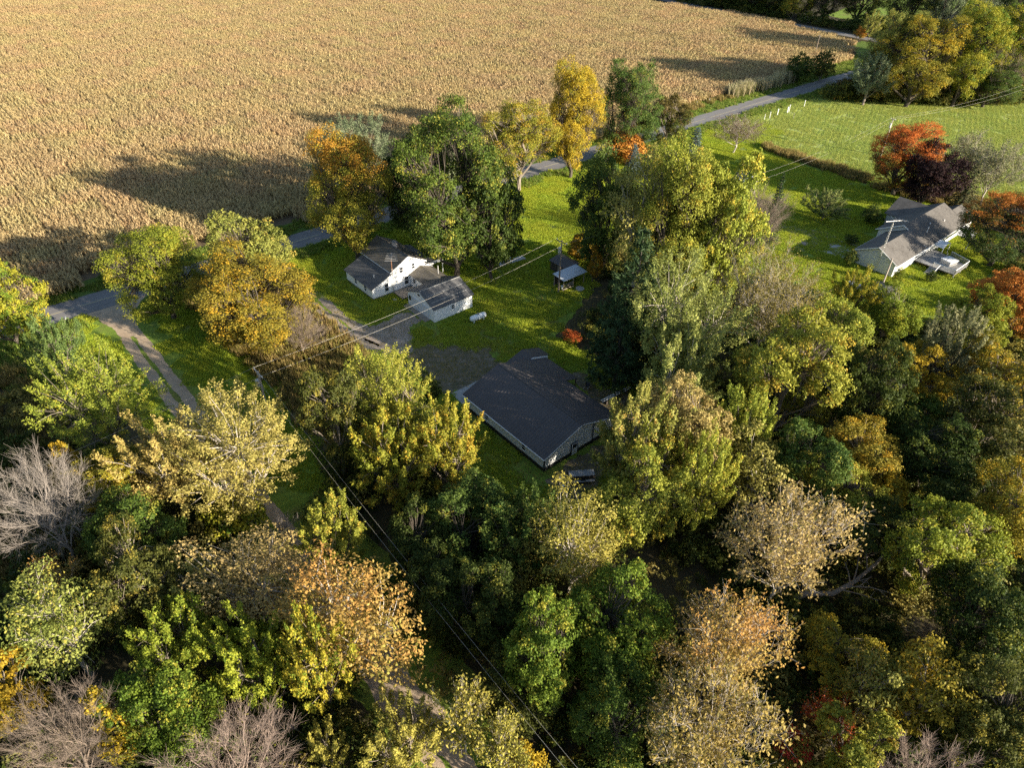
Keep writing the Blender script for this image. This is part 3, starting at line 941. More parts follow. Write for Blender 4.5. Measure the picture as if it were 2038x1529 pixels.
vp = np.vstack([in_reach(fill(rng, [(-60, 127.2), (300, 127.2), (297, 137), (188, 133.6), (150, 130.9), (-60, 130.9)], 1.9, .4)), in_reach(fill(rng, [(-60, 116.4), (330, 116.4), (330, 119.2), (-60, 119.2)], 1.9, .4, [[(9, 115), (21, 115), (21, 121), (9, 121)], [(40.5, 115), (44.5, 115), (44.5, 121), (40.5, 121)]])),
                fill(rng, [(-8, 119), (6, 119), (9, 92), (2, 90)], 1.9, .4)])
scatter('verge_tufts', V, Q, A, vp, rng, M_VBLADE, label='rough green grass along both sides of the road')
V, Q, A = grass_patch(rng, 2.2, 380, .5, 1.35, .05, .35, 40)
STRIP = [(175.5, 99), (172.5, 97.5), (170.6, 69), (172.8, 67), (175.5, 70)]
wp = np.vstack([fill(rng, MEADOW, 1.7, .45), fill(rng, STRIP, 1.5, .4), in_reach(fill(rng, [(-14, 112), (-2, 112), (2, 96), (-2, 80), (4, 66), (-8, 62), (-20, 90)], 2.0, .5)), in_reach(fill(rng, [(150, 132.2), (208, 135.4), (208, 131), (150, 130.2)], 2.2, .5)), fill(rng, [(170, 66), (186, 58), (182, 42), (170, 38), (172, 54)], 2.0, .5)])
scatter('dry_weeds', V, Q, A, wp, rng, M_WEED, .6, 1.2, label='tan and golden dry weeds of the rough ground')
V, Q, A = grass_patch(rng, 2.4, 130, 1.8, 3.9, .06, .12, 16)
scatter('pale_reeds', V, Q, A, fill(rng, [(206, 130.6), (240, 129.6), (240, 133.6), (206, 134.6)], 1.6, .4), rng, M_REED, .8, 1.2, label='tall pale reeds between the road and the corn')

# undergrowth of the woods
def bush_patch(rng, n_cl, rad, h, per, L, Wd):
    c = rng.normal(size=(n_cl, 3)) * [rad * .5, rad * .5, h * .22] + [0, 0, h * .5]
    c[:, 2] = np.clip(c[:, 2], .2, h)
    cv, at = clump_leaves(rng, c, rad * .34, per, L, Wd, h, 0.)
    cv[:, 2] = np.maximum(cv[:, 2], .03)
    return cv, quads_for(cv), at
LEFTWOOD = [(-70, 112), (-14, 112), (-2, 100), (3, 84), (10.5, 72), (11.3, 60), (11.6, 34), (12, 14), (-20, 10), (-70, 60)]
RIGHTWOOD = [(18.4, 14), (18.4, 58), (25, 62), (37, 64), (36.5, 44), (42.5, 35.5), (66.5, 36), (69, 62), (80, 70), (96, 83), (106, 68), (103, 60), (109, 50), (108, 34), (124, 25), (160, 29), (182, 40), (215, 28), (200, -40), (60, -60), (18, -10)]
FARWOOD = [(226, 113), (236, 103), (250, 88), (272, 72), (330, 50), (345, 116)]
FARROW = [(336, 128), (380, 128), (352, 150), (345, 180), (346, 260), (322, 300), (310, 330), (304, 330), (330, 240), (335.5, 200)]
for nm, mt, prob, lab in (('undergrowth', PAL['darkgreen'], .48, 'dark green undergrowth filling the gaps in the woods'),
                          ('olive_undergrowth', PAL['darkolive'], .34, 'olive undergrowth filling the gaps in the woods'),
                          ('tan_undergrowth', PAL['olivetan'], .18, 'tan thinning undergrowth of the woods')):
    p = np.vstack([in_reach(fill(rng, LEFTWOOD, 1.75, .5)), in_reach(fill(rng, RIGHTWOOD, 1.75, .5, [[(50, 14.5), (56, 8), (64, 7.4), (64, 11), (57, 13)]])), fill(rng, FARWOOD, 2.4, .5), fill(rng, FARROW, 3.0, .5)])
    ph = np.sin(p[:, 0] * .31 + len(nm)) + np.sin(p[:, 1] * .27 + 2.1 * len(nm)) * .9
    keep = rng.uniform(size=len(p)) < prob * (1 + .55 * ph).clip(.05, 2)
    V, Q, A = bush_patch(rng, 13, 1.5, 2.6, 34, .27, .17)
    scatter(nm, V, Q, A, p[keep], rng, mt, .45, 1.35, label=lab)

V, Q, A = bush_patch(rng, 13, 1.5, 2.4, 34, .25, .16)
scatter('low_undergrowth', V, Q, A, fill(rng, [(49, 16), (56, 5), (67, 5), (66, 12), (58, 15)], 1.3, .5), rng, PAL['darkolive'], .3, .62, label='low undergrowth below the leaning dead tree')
# thickets at the far edges, taller
FAR2 = [(338, 96), (372, 96), (372, 150), (356, 166), (345, 172), (345, 200), (420, 236), (470, 330), (330, 330), (338, 200), (337.5, 130)]
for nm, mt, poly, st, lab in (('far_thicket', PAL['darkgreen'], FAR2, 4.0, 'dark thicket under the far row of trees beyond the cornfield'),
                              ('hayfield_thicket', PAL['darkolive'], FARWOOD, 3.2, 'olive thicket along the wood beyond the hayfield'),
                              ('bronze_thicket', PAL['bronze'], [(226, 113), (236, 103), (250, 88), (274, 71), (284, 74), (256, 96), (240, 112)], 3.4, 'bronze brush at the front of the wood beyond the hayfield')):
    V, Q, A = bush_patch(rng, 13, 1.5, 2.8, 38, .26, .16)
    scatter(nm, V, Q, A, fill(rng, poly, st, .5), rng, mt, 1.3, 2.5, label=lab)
# fallen leaves
n = 260
pv = np.column_stack([rng.uniform(-3, 3, (n, 2)), np.full(n, .03)])
V = leaf_quads(rng, pv, rng.normal(size=(n, 3)) * .35 + [0, 0, 1], .17, .12)
V[:, 2] = np.maximum(V[:, 2], .012)
A = dict(clump=rng.uniform(size=n), rnd=rng.uniform(size=n), hgt=np.zeros(n))
LIT = [(42, 92), (50, 108), (74, 108), (78, 92), (84, 84), (78, 70), (68, 62), (66, 40), (44, 36), (38, 44), (38, 66), (42, 80)]
scatter('fallen_leaves', V, quads_for(V), A, fill(rng, LIT, 3.4, .5, HOUSES[:5]), rng, PAL['goldtan'], label='fallen leaves strewn over the farm yard')
TREES = [
 ('dome', 'yellow', 0.3, 116.5, 5.0, 13.7, 'bright yellow maple by the road mouth of the drive, cut by the left edge'),
 ('dome', 'lime', 21.6, 109.8, 6.9, 15, 'round lime green maple on the corner of the dirt drive and the road'),
 ('dome', 'olive', 33.9, 105.9, 6.1, 15, 'olive maple with bare top twigs behind the golden one by the road'),
 ('dome', 'goldolive', 29.6, 92.9, 8.1, 15, 'spreading golden olive maple between the round lime maple and the road gap'),
 ('shrub', 'yellowgreen', 29.8, 93.1, 3.2, 6.6, 'small yellow green sapling under the golden olive maple'),
 ('bare', 'twig', 33.6, 86.8, 4.2, 7.8, 'thin bare sapling at the edge of the two rutted house drive'),
 ('dome', 'orangegreen', 55.8, 109.0, 7.2, 22.7, 'tall maple turning orange at the top, left of the white farmhouse'),
 ('dome', 'green', 66.7, 92.4, 8.6, 28.5, 'largest dark green maple with yellow flecks, behind the white farmhouse'),
 ('dome', 'darkgreen', 71.0, 87.5, 5.6, 20.2, 'deep green shaded maple at the edge of the sunlit lawn beyond the garage'),
 ('dome', 'darkgreen', 69.0, 108.0, 5.5, 20.1, 'dark maple squeezed between the orange topped maple and the largest green maple'),
 ('spray', 'silver', 68.0, 129.0, 7.6, 18.9, 'pale silvery tree showing above the orange topped maple at the cornfield'),
 ('spray', 'silver', 80.0, 116.5, 5.2, 17.3, 'smaller pale silvery crown beside the largest green maple at the cornfield'),
 ('maple', 'goldgreen', 101.9, 115.8, 7.8, 20.0, 'yellow green tree with pale forked trunk by the road'),
 ('dome', 'gold', 117.0, 114.3, 6.9, 24.3, 'tall golden maple between the open locust and the tall green tree'),
 ('dome', 'green2', 135.3, 113.5, 6.4, 22.6, 'tall upright green tree beside the golden maple, against the cornfield'),
 ('maple', 'bronze', 149.2, 112.1, 4.7, 13.4, 'small bronze green tree with a clear straight trunk on the roadside lawn'),
 ('shrub', 'orange', 133.7, 112.0, 5.8, 8.0, 'low orange tree in front of the tall upright green tree'),
 ('spruce', 'bluespruce', 140.4, 96.9, 3.7, 11.6, 'blue spruce standing on the sunny lawn'),
 ('spruce', 'bluespruce', 129.2, 105.6, 3.0, 7.6, 'small dark blue spruce half hidden below the low orange tree'),
 ('spruce', 'pine', 133.8, 98.8, 2.4, 7.3, 'small green conifer beside the blue spruce'),
 ('sparse', 'brown', 163.2, 100.6, 6.7, 9.3, 'brown nearly leafless apple tree alone on the sunny lawn'),
 ('dome', 'green2', 88.5, 76.9, 5.4, 22, 'green left shoulder of the big grove beyond the shed'),
 ('lacy', 'paleyellow', 86.6, 67.4, 6.0, 26, 'pale yellow thin crown at the top of the big grove'),
 ('dome', 'yellowgreen', 88.0, 60.8, 7.4, 27, 'big yellow green tree in the middle of the grove beyond the shed'),
 ('dome', 'yellowgreen', 91.6, 56.1, 5.9, 27, 'yellow green tree on the right of the grove, next to the bare one'),
 ('bare', 'twig', 113.3, 62.0, 6.4, 15.2, 'pinkish grey bare tree between the grove and the gravel turnaround'),
 ('spruce', 'pine', 124.7, 64.9, 2.3, 14.1, 'narrow green spruce behind the pinkish bare tree'),
 ('spruce', 'bluespruce', 128.7, 76.6, 2.7, 11.5, 'bluish spruce tip behind the right of the grove'),
 ('pine', 'pine', 66.2, 50.9, 5.3, 24, 'tall white pine with sunlit tip beside the open shed'),
 ('pine', 'pine', 64.5, 51.0, 5.2, 15.2, 'dark shaded white pine at the back of the barn yard'),
 ('spray', 'paleolive', 69.9, 45.6, 7.9, 21, 'pale olive tall tree just right of the white pines'),
 ('spray', 'paleolive', 63.5, 39.8, 5.5, 17, 'lower pale olive tree behind the barn, below the taller one'),
 ('sparse', 'olivetan', 83.8, 41.2, 7.0, 20, 'wide thin olive tree showing its forked trunk below the gravel turnaround'),
 ('spray', 'yellow', 105.1, 37.6, 3.5, 11.6, 'yellow tree nearest the little dark shed roof by the ranch house'),
 ('maple', 'lime', 106.2, 31.9, 3.8, 10.3, 'lime yellow tree in front of the little dark shed roof'),
 ('maple', 'yellowgreen', 90.3, 33.4, 4.9, 13.5, 'yellow green tree at the right foot of the wide thin olive tree'),
 ('maple', 'yellowgreen', 71.7, 29.4, 5.9, 19, 'bright yellow green round tree in the middle of the right hand wood'),
 ('maple', 'gold', 92.1, 21.1, 4.1, 10.9, 'yellow sunlit crown alone among the dark trees of the right hand wood'),
 ('maple', 'darkgreen', 77.3, 22.1, 4.0, 17, 'dark green tree between the bright round tree and the lone yellow crown'),
 ('maple', 'green', 84.8, 18.0, 3.1, 8.8, 'green tree just below the lone yellow crown'),
 ('spray', 'greyolive', 97.1, 19.7, 4.7, 15.9, 'grey olive tree below the ranch lawn'),
 ('maple', 'goldolive', 95.5, 12.8, 4.9, 13.6, 'golden olive tree at the right edge below the grey olive one'),
 ('maple', 'darkolive', 84.8, 10.1, 5.2, 14.0, 'dark olive tree in shade below the golden olive one at the right edge'),
 ('dome', 'lime', 113.7, 21.4, 4.1, 10.9, 'lime tree with red tips beside the orange tree on the ranch lawn'),
 ('spray', 'olive', 48.5, 34.0, 4.5, 17.5, 'light olive tall tree leaning over the right end of the barn'),
 ('maple', 'yellowgreen', 45.3, 29.7, 4.7, 13.5, 'yellow green tree right of the plank trailer'),
 ('maple', 'tan', 54.9, 32.4, 4.2, 16, 'tan orange crown behind the light olive tree at the barn'),
 ('spray', 'yellowgreen', 51.3, 26.9, 3.7, 15, 'yellow green tree with upright sprays right of the barn trees'),
 ('spray', 'yellowgreen', 61.3, 28.2, 3.8, 15, 'yellow green crown under the bright round tree'),
 ('lacy', 'paleyellow', 58.0, 24.9, 3.2, 12.6, 'pale yellow drooping tree above the brown half bare tree'),
 ('maple', 'green2', 62.7, 21.0, 3.9, 13.5, 'mid green tree between the pale drooping tree and the golden one'),
 ('maple', 'goldolive', 69.3, 17.6, 4.2, 11.5, 'golden green tree above the leaning dead tree'),
 ('maple', 'yellowgreen', 63.7, 17.6, 3.8, 10.1, 'yellow flecked tree right above the brown half bare tree'),
 ('maple', 'gold', 69.4, 14.4, 3.0, 7.7, 'small gold crown right of the yellow flecked tree'),
 ('maple', 'darkgreen', 77.3, 12.7, 4.5, 11.7, 'dark green tree in deep shade below the green and yellow crowns'),
 ('maple', 'darkgreen', 73.8, 8.1, 3.5, 9.2, 'dark tree just above the bright green tree of the lower right wood'),
 ('maple', 'darkgreen', 62.3, 11.5, 3.3, 8.6, 'dark green tree behind the crown of the leaning dead tree'),
 ('sparse', 'tan', 49.1, 15.3, 5.3, 17.3, 'tan brown half bare tree with dark straight trunk in the lower right wood'),
 ('maple', 'lime', 63.0, 5.6, 4.6, 12.6, 'bright green tree right of the leaning dead tree'),
 ('maple', 'goldolive', 73.3, 3.5, 3.8, 13.5, 'golden tree cut by the right edge, level with the tan half bare tree'),
 ('dome', 'brightgreen', 31.4, 21.2, 4.6, 12.6, 'fresh green tree in the middle of the lower wood'),
 ('dome', 'brightgreen', 24.3, 22.4, 3.6, 14.5, 'green tree on the left of the fresh green one'),
 ('dome', 'green', 26.6, 16.6, 3.7, 9.8, 'shaded green tree below the fresh green one'),
 ('sparse', 'orangetan', 36.4, 12.8, 4.8, 15.3, 'thin orange tipped tree below the tan half bare tree'),
 ('sparse', 'goldtan', 29.3, 9.4, 5.4, 14.6, 'thin yellow brown tree with grey limbs at the bottom edge'),
 ('bare', 'twig', 56.6, 1.1, 3.3, 6.1, 'grey leafless bush like tree in the lower right shade'),
 ('lacy', 'goldolive', 48.0, 0.4, 3.0, 10.9, 'golden olive feathery tree in the lower right corner wood'),
 ('lacy', 'olive', 45.2, 3.0, 2.6, 8.8, 'olive feathery tree left of the golden feathery one'),
 ('maple', 'goldolive', 47.4, 6.4, 3.3, 6.1, 'low golden tree between the thin orange tree and the feathery trees'),
 ('maple', 'yellowgreen', 39.9, 1.4, 2.7, 7.4, 'yellow green tree at the bottom edge below the red sumac'),
 ('sparse', 'red', 41.5, 4.2, 2.0, 5.7, 'red leaved sumac with bare stems near the bottom edge'),
 ('bare', 'pinktwig', 41.4, -2.6, 3.2, 10.1, 'pinkish bare tree at the bottom edge right of the sumac'),
 ('dome', 'darkolive', 49.7, -4.5, 3.8, 12.0, 'dark olive tree filling the lower right corner'),
 ('dome', 'darkgreen', 57.7, -0.2, 4.5, 12.4, 'dark green tree at the right edge below the bright green tree'),
 ('shrub', 'lime', 57.2, -1.8, 1.9, 4.8, 'small bright green tree between the dark trees at the lower right'),
 ('shrub', 'redgreen', 37.3, 4.7, 2.2, 3.3, 'low red leaved shrub at the bottom edge'),
 ('spray', 'lemon', 31.7, 59.7, 6.6, 15, 'round lemon yellow tree left of the barn, nearest the yard'),
 ('spray', 'goldgreen', 27.6, 51.9, 5.2, 13.9, 'golden green tree below the round lemon yellow tree'),
 ('spray', 'goldgreen', 32.9, 48.7, 4.3, 14.2, 'golden green tree touching the left wall of the barn'),
 ('maple', 'darkolive', 25.0, 59.9, 3.3, 15.9, 'shaded olive green tree behind the left side of the round lemon tree'),
 ('shrub', 'darkgreen', 40.8, 64.3, 1.7, 5.8, 'small dark green tree between the lemon tree and the barn'),
 ('dome', 'green2', 29.6, 39.6, 4.1, 11.2, 'green tree below the golden tree at the barn wall'),
 ('spray', 'green2', 32.4, 34.0, 4.5, 12.4, 'green tree with long leaf sprays below the barn corner'),
 ('dome', 'darkgreen', 24.2, 41.7, 3.5, 9.3, 'dark green tree beside the overhead wires below the golden trees'),
 ('lacy', 'oliveyellow', 34.1, 29.2, 3.7, 15.6, 'olive yellow bushy tree below the plank trailer'),
 ('lacy', 'oliveyellow', 31.5, 33.3, 3.0, 7.9, 'smaller yellow bushy tree left of the olive yellow one'),
 ('dome', 'darkgreen', 21.3, 35.7, 3.8, 9.9, 'dark tree in the shaded strip right of the overhead wires'),
 ('dome', 'darkgreen', 24.4, 30.6, 3.4, 10.6, 'dark tree left of the green trees in the middle of the lower wood'),
 ('dome', 'darkolive', 22.0, 23.1, 3.4, 8.9, 'dark olive tree between the wires and the shaded green tree'),
 ('spray', 'palegold', 14.0, 62.5, 7.5, 16.3, 'largest pale gold tree with white branches beside the wooden power pole'),
 ('spray', 'palegold', 7.7, 66.8, 5.0, 13.2, 'lower pale gold tree on the left flank of the largest pale gold one'),
 ('shrub', 'yellow', 11.3, 59.2, 3.5, 5.1, 'yellow undergrowth tree at the foot of the largest pale gold tree'),
 ('spray', 'yellowgreen', 5.1, 81.8, 6.3, 15, 'lime yellow spreading tree left of the dirt drive'),
 ('spray', 'cedar', 3.9, 100.7, 3.5, 11.4, 'green cedar by the mailbox at the drive mouth'),
 ('bare', 'greytwig', -4.2, 67.2, 5.5, 14.8, 'large grey dead tree at the left edge'),
 ('maple', 'gold', -0.8, 75.7, 1.8, 8.0, 'slim golden tree right of the large grey dead tree'),
 ('maple', 'goldolive', 2.7, 69.7, 3.6, 9.6, 'golden olive tree under the lime yellow spreading tree'),
 ('maple', 'green', 1.9, 60.3, 4.0, 10.4, 'green tree below the golden olive one on the left side'),
 ('maple', 'darkolive', 0.0, 53.1, 3.5, 13.0, 'yellow flecked dark tree below the green one on the left side'),
 ('sparse', 'orangetan', -6.1, 60.9, 2.2, 7.5, 'small orange brown tree at the foot of the large grey dead tree'),
 ('lacy', 'palegreen', -6.5, 51.8, 4.0, 13.5, 'pale green open tree in the lower left wood'),
 ('spray', 'palegreen', -2.6, 54.4, 2.4, 6.4, 'small pale green tree right of the pale green open tree'),
 ('maple', 'gold', -12.4, 50.1, 2.8, 8.6, 'golden tree cut by the left edge near the bottom'),
 ('spray', 'paleolive', 3.0, 51.1, 3.0, 9.1, 'pale olive tree with one red branch in the lower left wood'),
 ('lacy', 'tan', 8.5, 46.2, 4.7, 12.4, 'broad tan tree below the largest pale gold tree'),
 ('lacy', 'orangetan', 13.1, 35.4, 5.5, 15, 'broad orange tan tree overhanging the rutted lane'),
 ('spray', 'yellowgreen', 17.1, 47.0, 3.9, 10.2, 'yellow green tree above the broad orange tan tree beside the wires'),
 ('bare', 'greytwig', 14.6, 52.9, 1.4, 6.6, 'thin bare treetop between the pale gold tree and the yellow green one'),
 ('spray', 'limeyellow', 5.1, 39.5, 4.0, 10.6, 'lime yellow tree below the broad tan tree'),
 ('spray', 'yellow', 9.1, 34.0, 3.4, 14.8, 'bright yellow tree left of the rutted lane'),
 ('spray', 'lime', 0.3, 45.1, 3.9, 10.3, 'green yellow tree in the middle of the lower left wood'),
 ('dome', 'brightgreen', -2.5, 39.2, 4.0, 10.6, 'glossy green tree near the bottom left'),
 ('bare', 'twig', -8.7, 41.6, 4.5, 12.2, 'half dead pink grey tree in the lower left corner'),
 ('bare', 'pinktwig', -0.1, 31.3, 5.6, 10.6, 'broad pinkish bare crown at the bottom edge left of the lane'),
 ('maple', 'gold', -6.0, 42.3, 2.4, 7.7, 'gold crown behind the half dead tree in the lower left corner'),
 ('spray', 'oliveyellow', 11.2, 24.9, 3.6, 9.5, 'olive yellow tree at the bottom edge beside the lane'),
 ('sparse', 'oliveyellow', 15.9, 22.9, 2.5, 11.7, 'half bare yellow tree right of the lane near the bottom'),
 ('sparse', 'oliveyellow', 17.2, 19.6, 2.0, 10.1, 'thin olive tree right of the half bare yellow one'),
 ('spray', 'oliveyellow', 6.5, 29.1, 1.7, 7.7, 'slim olive yellow tree at the bottom edge left of the lane'),
 ('shrub', 'gold', 18.3, 18.4, 1.7, 5.8, 'gold shrub at the bottom edge under the overhead wires'),
 ('dome', 'orangedark', 150.2, 31.8, 7.3, 13.5, 'dark green maple with orange red top beside the ranch house deck'),
 ('dome', 'orange', 120.4, 19.6, 4.9, 13.2, 'orange tree at the right edge below the ranch lawn'),
 ('dome', 'redorange', 169.6, 60.5, 7.2, 14.9, 'vivid orange red maple with yellow and green skirts behind the ranch house'),
 ('dome', 'purple', 167.5, 53.0, 5.7, 13.2, 'dark purple leaved tree next to the vivid orange red maple'),
 ('spruce', 'tanspruce', 170.0, 46.0, 4.1, 11.6, 'tan green spruce behind the ranch house roof'),
 ('sparse', 'greyolive', 179.8, 51.3, 5.6, 15, 'grey thin tree in the hayfield corner behind the purple tree'),
 ('sparse', 'greyolive', 178.6, 44.5, 6.0, 15, 'pale grey thin tree at the right edge behind the tan spruce'),
 ('spray', 'pinelight', 143.5, 63.5, 4.8, 6.5, 'round bushy pine on the lawn left of the ranch house'),
 ('shrub', 'darkgreen', 150.3, 56.1, 2.4, 3.6, 'round dark clipped shrub on the lawn in front of the ranch house'),
 ('shrub', 'darkgreen', 128.1, 48.9, 1.3, 3.3, 'dark globe shrub at the ranch garage corner'),
 ('shrub', 'lime', 128.1, 39.5, 1.0, 3.4, 'upright green conical shrub at the sunny corner of the ranch house'),
 ('shrub', 'darkgreen', 137.4, 53.5, 1.3, 1.9, 'low dark bush beside the ranch driveway pad'),
 ('shrub', 'darkgreen', 134.4, 36.1, 1.1, 2.1, 'leafy bush under the ranch deck stairs'),
 ('spray', 'silver', 233.4, 101.7, 6.0, 15.4, 'pale grey green shrubby tree at the corner of road and hayfield'),
 ('dome', 'goldolive', 242.9, 92.7, 10.7, 24.7, 'golden tree in the wood beyond the hayfield, left of the tallest yellow one'),
 ('dome', 'yellow', 255.4, 83.5, 8.0, 27.8, 'bright yellow tree at the middle of the wood beyond the hayfield'),
 ('maple', 'yellow', 271.5, 75.8, 9.0, 27.9, 'tallest yellow tree at the right end of the wood beyond the hayfield'),
 ('dome', 'olive', 244.8, 102.2, 7.1, 24.5, 'olive tree behind the pale shrubby tree at the far road bend'),
 ('bare', 'twig', 270.8, 76.3, 9.7, 20.5, 'tall bare brown tree at the right end of the wood beyond the hayfield'),
 ('shrub', 'orange', 256.3, 92.4, 4.8, 9.5, 'orange shrub at the foot of the wood beyond the hayfield'),
 ('dome', 'green2', 263.2, 77.2, 7.8, 13.0, 'green tree beneath the tallest yellow tree beyond the hayfield'),
 ('dome', 'darkgreen', 339.9, 234.2, 9.5, 15.2, 'dark tree left end of the far row beyond the cornfield'),
 ('dome', 'darkgreen', 342.9, 214.9, 12.3, 16.8, 'broad dark green tree in the far row beyond the cornfield corner'),
 ('dome', 'goldgreen', 339.3, 192.4, 7.1, 16.4, 'gold and green tree in the far row beside the cross road'),
 ('dome', 'darkgreen', 347.2, 181.5, 8.2, 22.0, 'dark green tree beyond the cross road, left of the bright gap'),
 ('dome', 'darkgreen', 357.3, 170.6, 10.0, 22.6, 'dark green tree beyond the cross road, next to the bright gap'),
 ('dome', 'darkgreen', 354.2, 144.3, 12.0, 24.8, 'dark green tree right of the bright grass gap at the top'),
 ('spray', 'silver', 351.9, 131.5, 8.4, 24.4, 'silvery green tree at the top left of the far white house'),
 ('spray', 'silver', 358.8, 119.8, 8.8, 25.8, 'silvery green tree at the top right of the far white house'),
 ('dome', 'darkgreen', 322.1, 90.8, 11.5, 30.6, 'dark green tree in the top right corner'),
 ('spray', 'olive', 325.0, 148.0, 4.0, 11.2, 'scrubby olive sapling by the far road crossing'),
 ('shrub', 'orange', 326.0, 152.0, 2.8, 4.8, 'rusty shrub at the corner of the cornfield and cross road'),
 ('shrub', 'darkgreen', 240.2, 129.4, 4.8, 8.6, 'dark roadside shrub at the end of the pale reeds by the cornfield'),
 ('shrub', 'darkolive', 250.4, 126.8, 4.5, 8.8, 'dark olive roadside shrub below the leaning far pole'),
 ('shrub', 'redorange', 68.0, 63.6, 1.4, 2.1, 'small orange red bush at the back of the barn yard'),
 ('maple', 'amber', 88.9, 82.9, 2.5, 4.7, 'thin amber sapling behind the open shed'),
 ('maple', 'amber', 84.9, 75.4, 1.5, 6.1, 'amber sapling between the open shed and the white pine'),
]
# ------------------------------------------------------------------ buildings (built in place, each under its own root)
def wb(mb, name, mat, root, parent=None, label=None, kind=None, smooth=False):
    L = root.location
    mb.v = [(p[0] - L.x, p[1] - L.y, p[2] - L.z) for p in mb.v]
    return mb.build(name, mat, parent or root, label, kind, smooth)

M_WHITE = siding('white_siding', (.88, .87, .85), .14, .04)
M_GREYW = siding('pale_grey_siding', (.74, .74, .72), .25, .06)
M_TANW = siding('grey_vinyl_siding', (.70, .70, .685), .14, .06)
M_TRIM = plain('white_trim', (.80, .79, .77), .5, .4, var=.05)
M_DARKTRIM = plain('dark_trim', (.03, .028, .028), .5, .4, var=.2)
M_SH1 = shingle('brown_grey_shingles', (.105, .095, .082), (.16, .145, .125), moss=(.14, .12, .055))
M_SH2 = shingle('charcoal_shingles', (.085, .085, .088), (.135, .132, .13))
M_SH3 = shingle('weathered_grey_shingles', (.085, .077, .068), (.14, .128, .115))
M_BARNROOF = plain('dark_painted_metal', (.085, .074, .07), .5, .25, var=.22, scale=.6)
M_TINROOF = plain('bare_tin', (.52, .55, .58), .35, .5, .3, var=.12, scale=1.2)
M_GLASS = plain('window_glass', (.02, .024, .03), .08, .6, var=.1)
M_WOOD = plain('weathered_board', (.30, .255, .205), .9, .15, var=.35, scale=2.5)
M_GREYWOOD = plain('grey_board', (.30, .295, .285), .9, .15, var=.35, scale=2.0)
M_DARKWOOD = plain('dark_board', (.075, .062, .052), .9, .15, var=.35, scale=2.0)
M_WHITEMETAL = plain('white_tank_paint', (.82, .82, .81), .35, .5, var=.06, scale=1.5)
M_STEEL = plain('galvanised_steel', (.50, .49, .47), .45, .5, .4, var=.12)
M_RUST = plain('rusty_steel', (.26, .13, .07), .85, .3, .1, var=.35, scale=4)
M_BRICK = plain('pale_chimney_brick', (.58, .50, .46), .9, .2, var=.25, scale=6)
M_BLACK = plain('black_rubber', (.022, .022, .022), .85, .3, var=.2)
M_FOUND = plain('block_foundation', (.26, .25, .235), .9, .15, var=.2, scale=3)
M_POLE = plain('creosote_pole', (.24, .19, .15), .9, .15, var=.3, scale=2)
M_POLEPALE = plain('weathered_pole', (.40, .34, .28), .9, .15, var=.25, scale=2)
M_DOOR = plain('painted_door', (.66, .67, .68), .5, .4, var=.06)
M_WIRE = plain('bare_wire', (.40, .37, .31), .5, .4, .2, var=.05)
M_DWIRE = plain('black_wire', (.03, .03, .03), .7, .3, var=.05)
M_INS = plain('glazed_insulator', (.62, .62, .60), .3, .5, var=.08)
M_BLUE = plain('faded_blue_plastic', (.45, .52, .66), .5, .4, var=.12)

def prism(mb, prof, axis, a0, a1):
    """profile of (u, z) points (counter-clockwise) extruded along axis 'x' or 'y'"""
    n = len(prof)
    P = [((a, u, z) if axis == 'x' else (u, a, z)) for a in (a0, a1) for u, z in prof]
    mb.add(P, [tuple(range(n)), tuple(range(2 * n - 1, n - 1, -1))] + [(i, n + i, n + (i + 1) % n, (i + 1) % n) for i in range(n)])
    return mb
def fix(o):
    import bmesh
    b = bmesh.new(); b.from_mesh(o.data)
    bmesh.ops.recalc_face_normals(b, faces=b.faces)
    b.to_mesh(o.data); b.free()
    return o

def roof_plane(mb, axis, a0, a1, u0, z0, u1, z1, t=.09):
    """sloping slab between (u0,z0) and (u1,z1), running from a0 to a1 along axis"""
    def P(a, u, z): return (a, u, z) if axis == 'x' else (u, a, z)
    q = [P(a0, u0, z0), P(a1, u0, z0), P(a1, u1, z1), P(a0, u1, z1)]
    b = [(p[0], p[1], p[2] - t) for p in q]
    mb.add(q + b, [(0, 1, 2, 3), (7, 6, 5, 4), (0, 4, 5, 1), (1, 5, 6, 2), (2, 6, 7, 3), (3, 7, 4, 0)])
def ribs(mb, axis, a0, a1, u0, z0, u1, z1, pitch=.46, h=.045, w=.075):
    n = int((a1 - a0) / pitch)
    for i in range(n + 1):
        a = a0 + .1 + (a1 - a0 - .2) * i / n
        def P(da, u, z): return (a + da, u, z) if axis == 'x' else (u, a + da, z)
        e = .004
        v = [P(-w, u0, z0 + e), P(w, u0, z0 + e), P(0, u0, z0 + h), P(-w, u1, z1 + e), P(w, u1, z1 + e), P(0, u1, z1 + h)]
        mb.add(v, [(0, 1, 2), (3, 5, 4), (0, 2, 5, 3), (1, 4, 5, 2)])

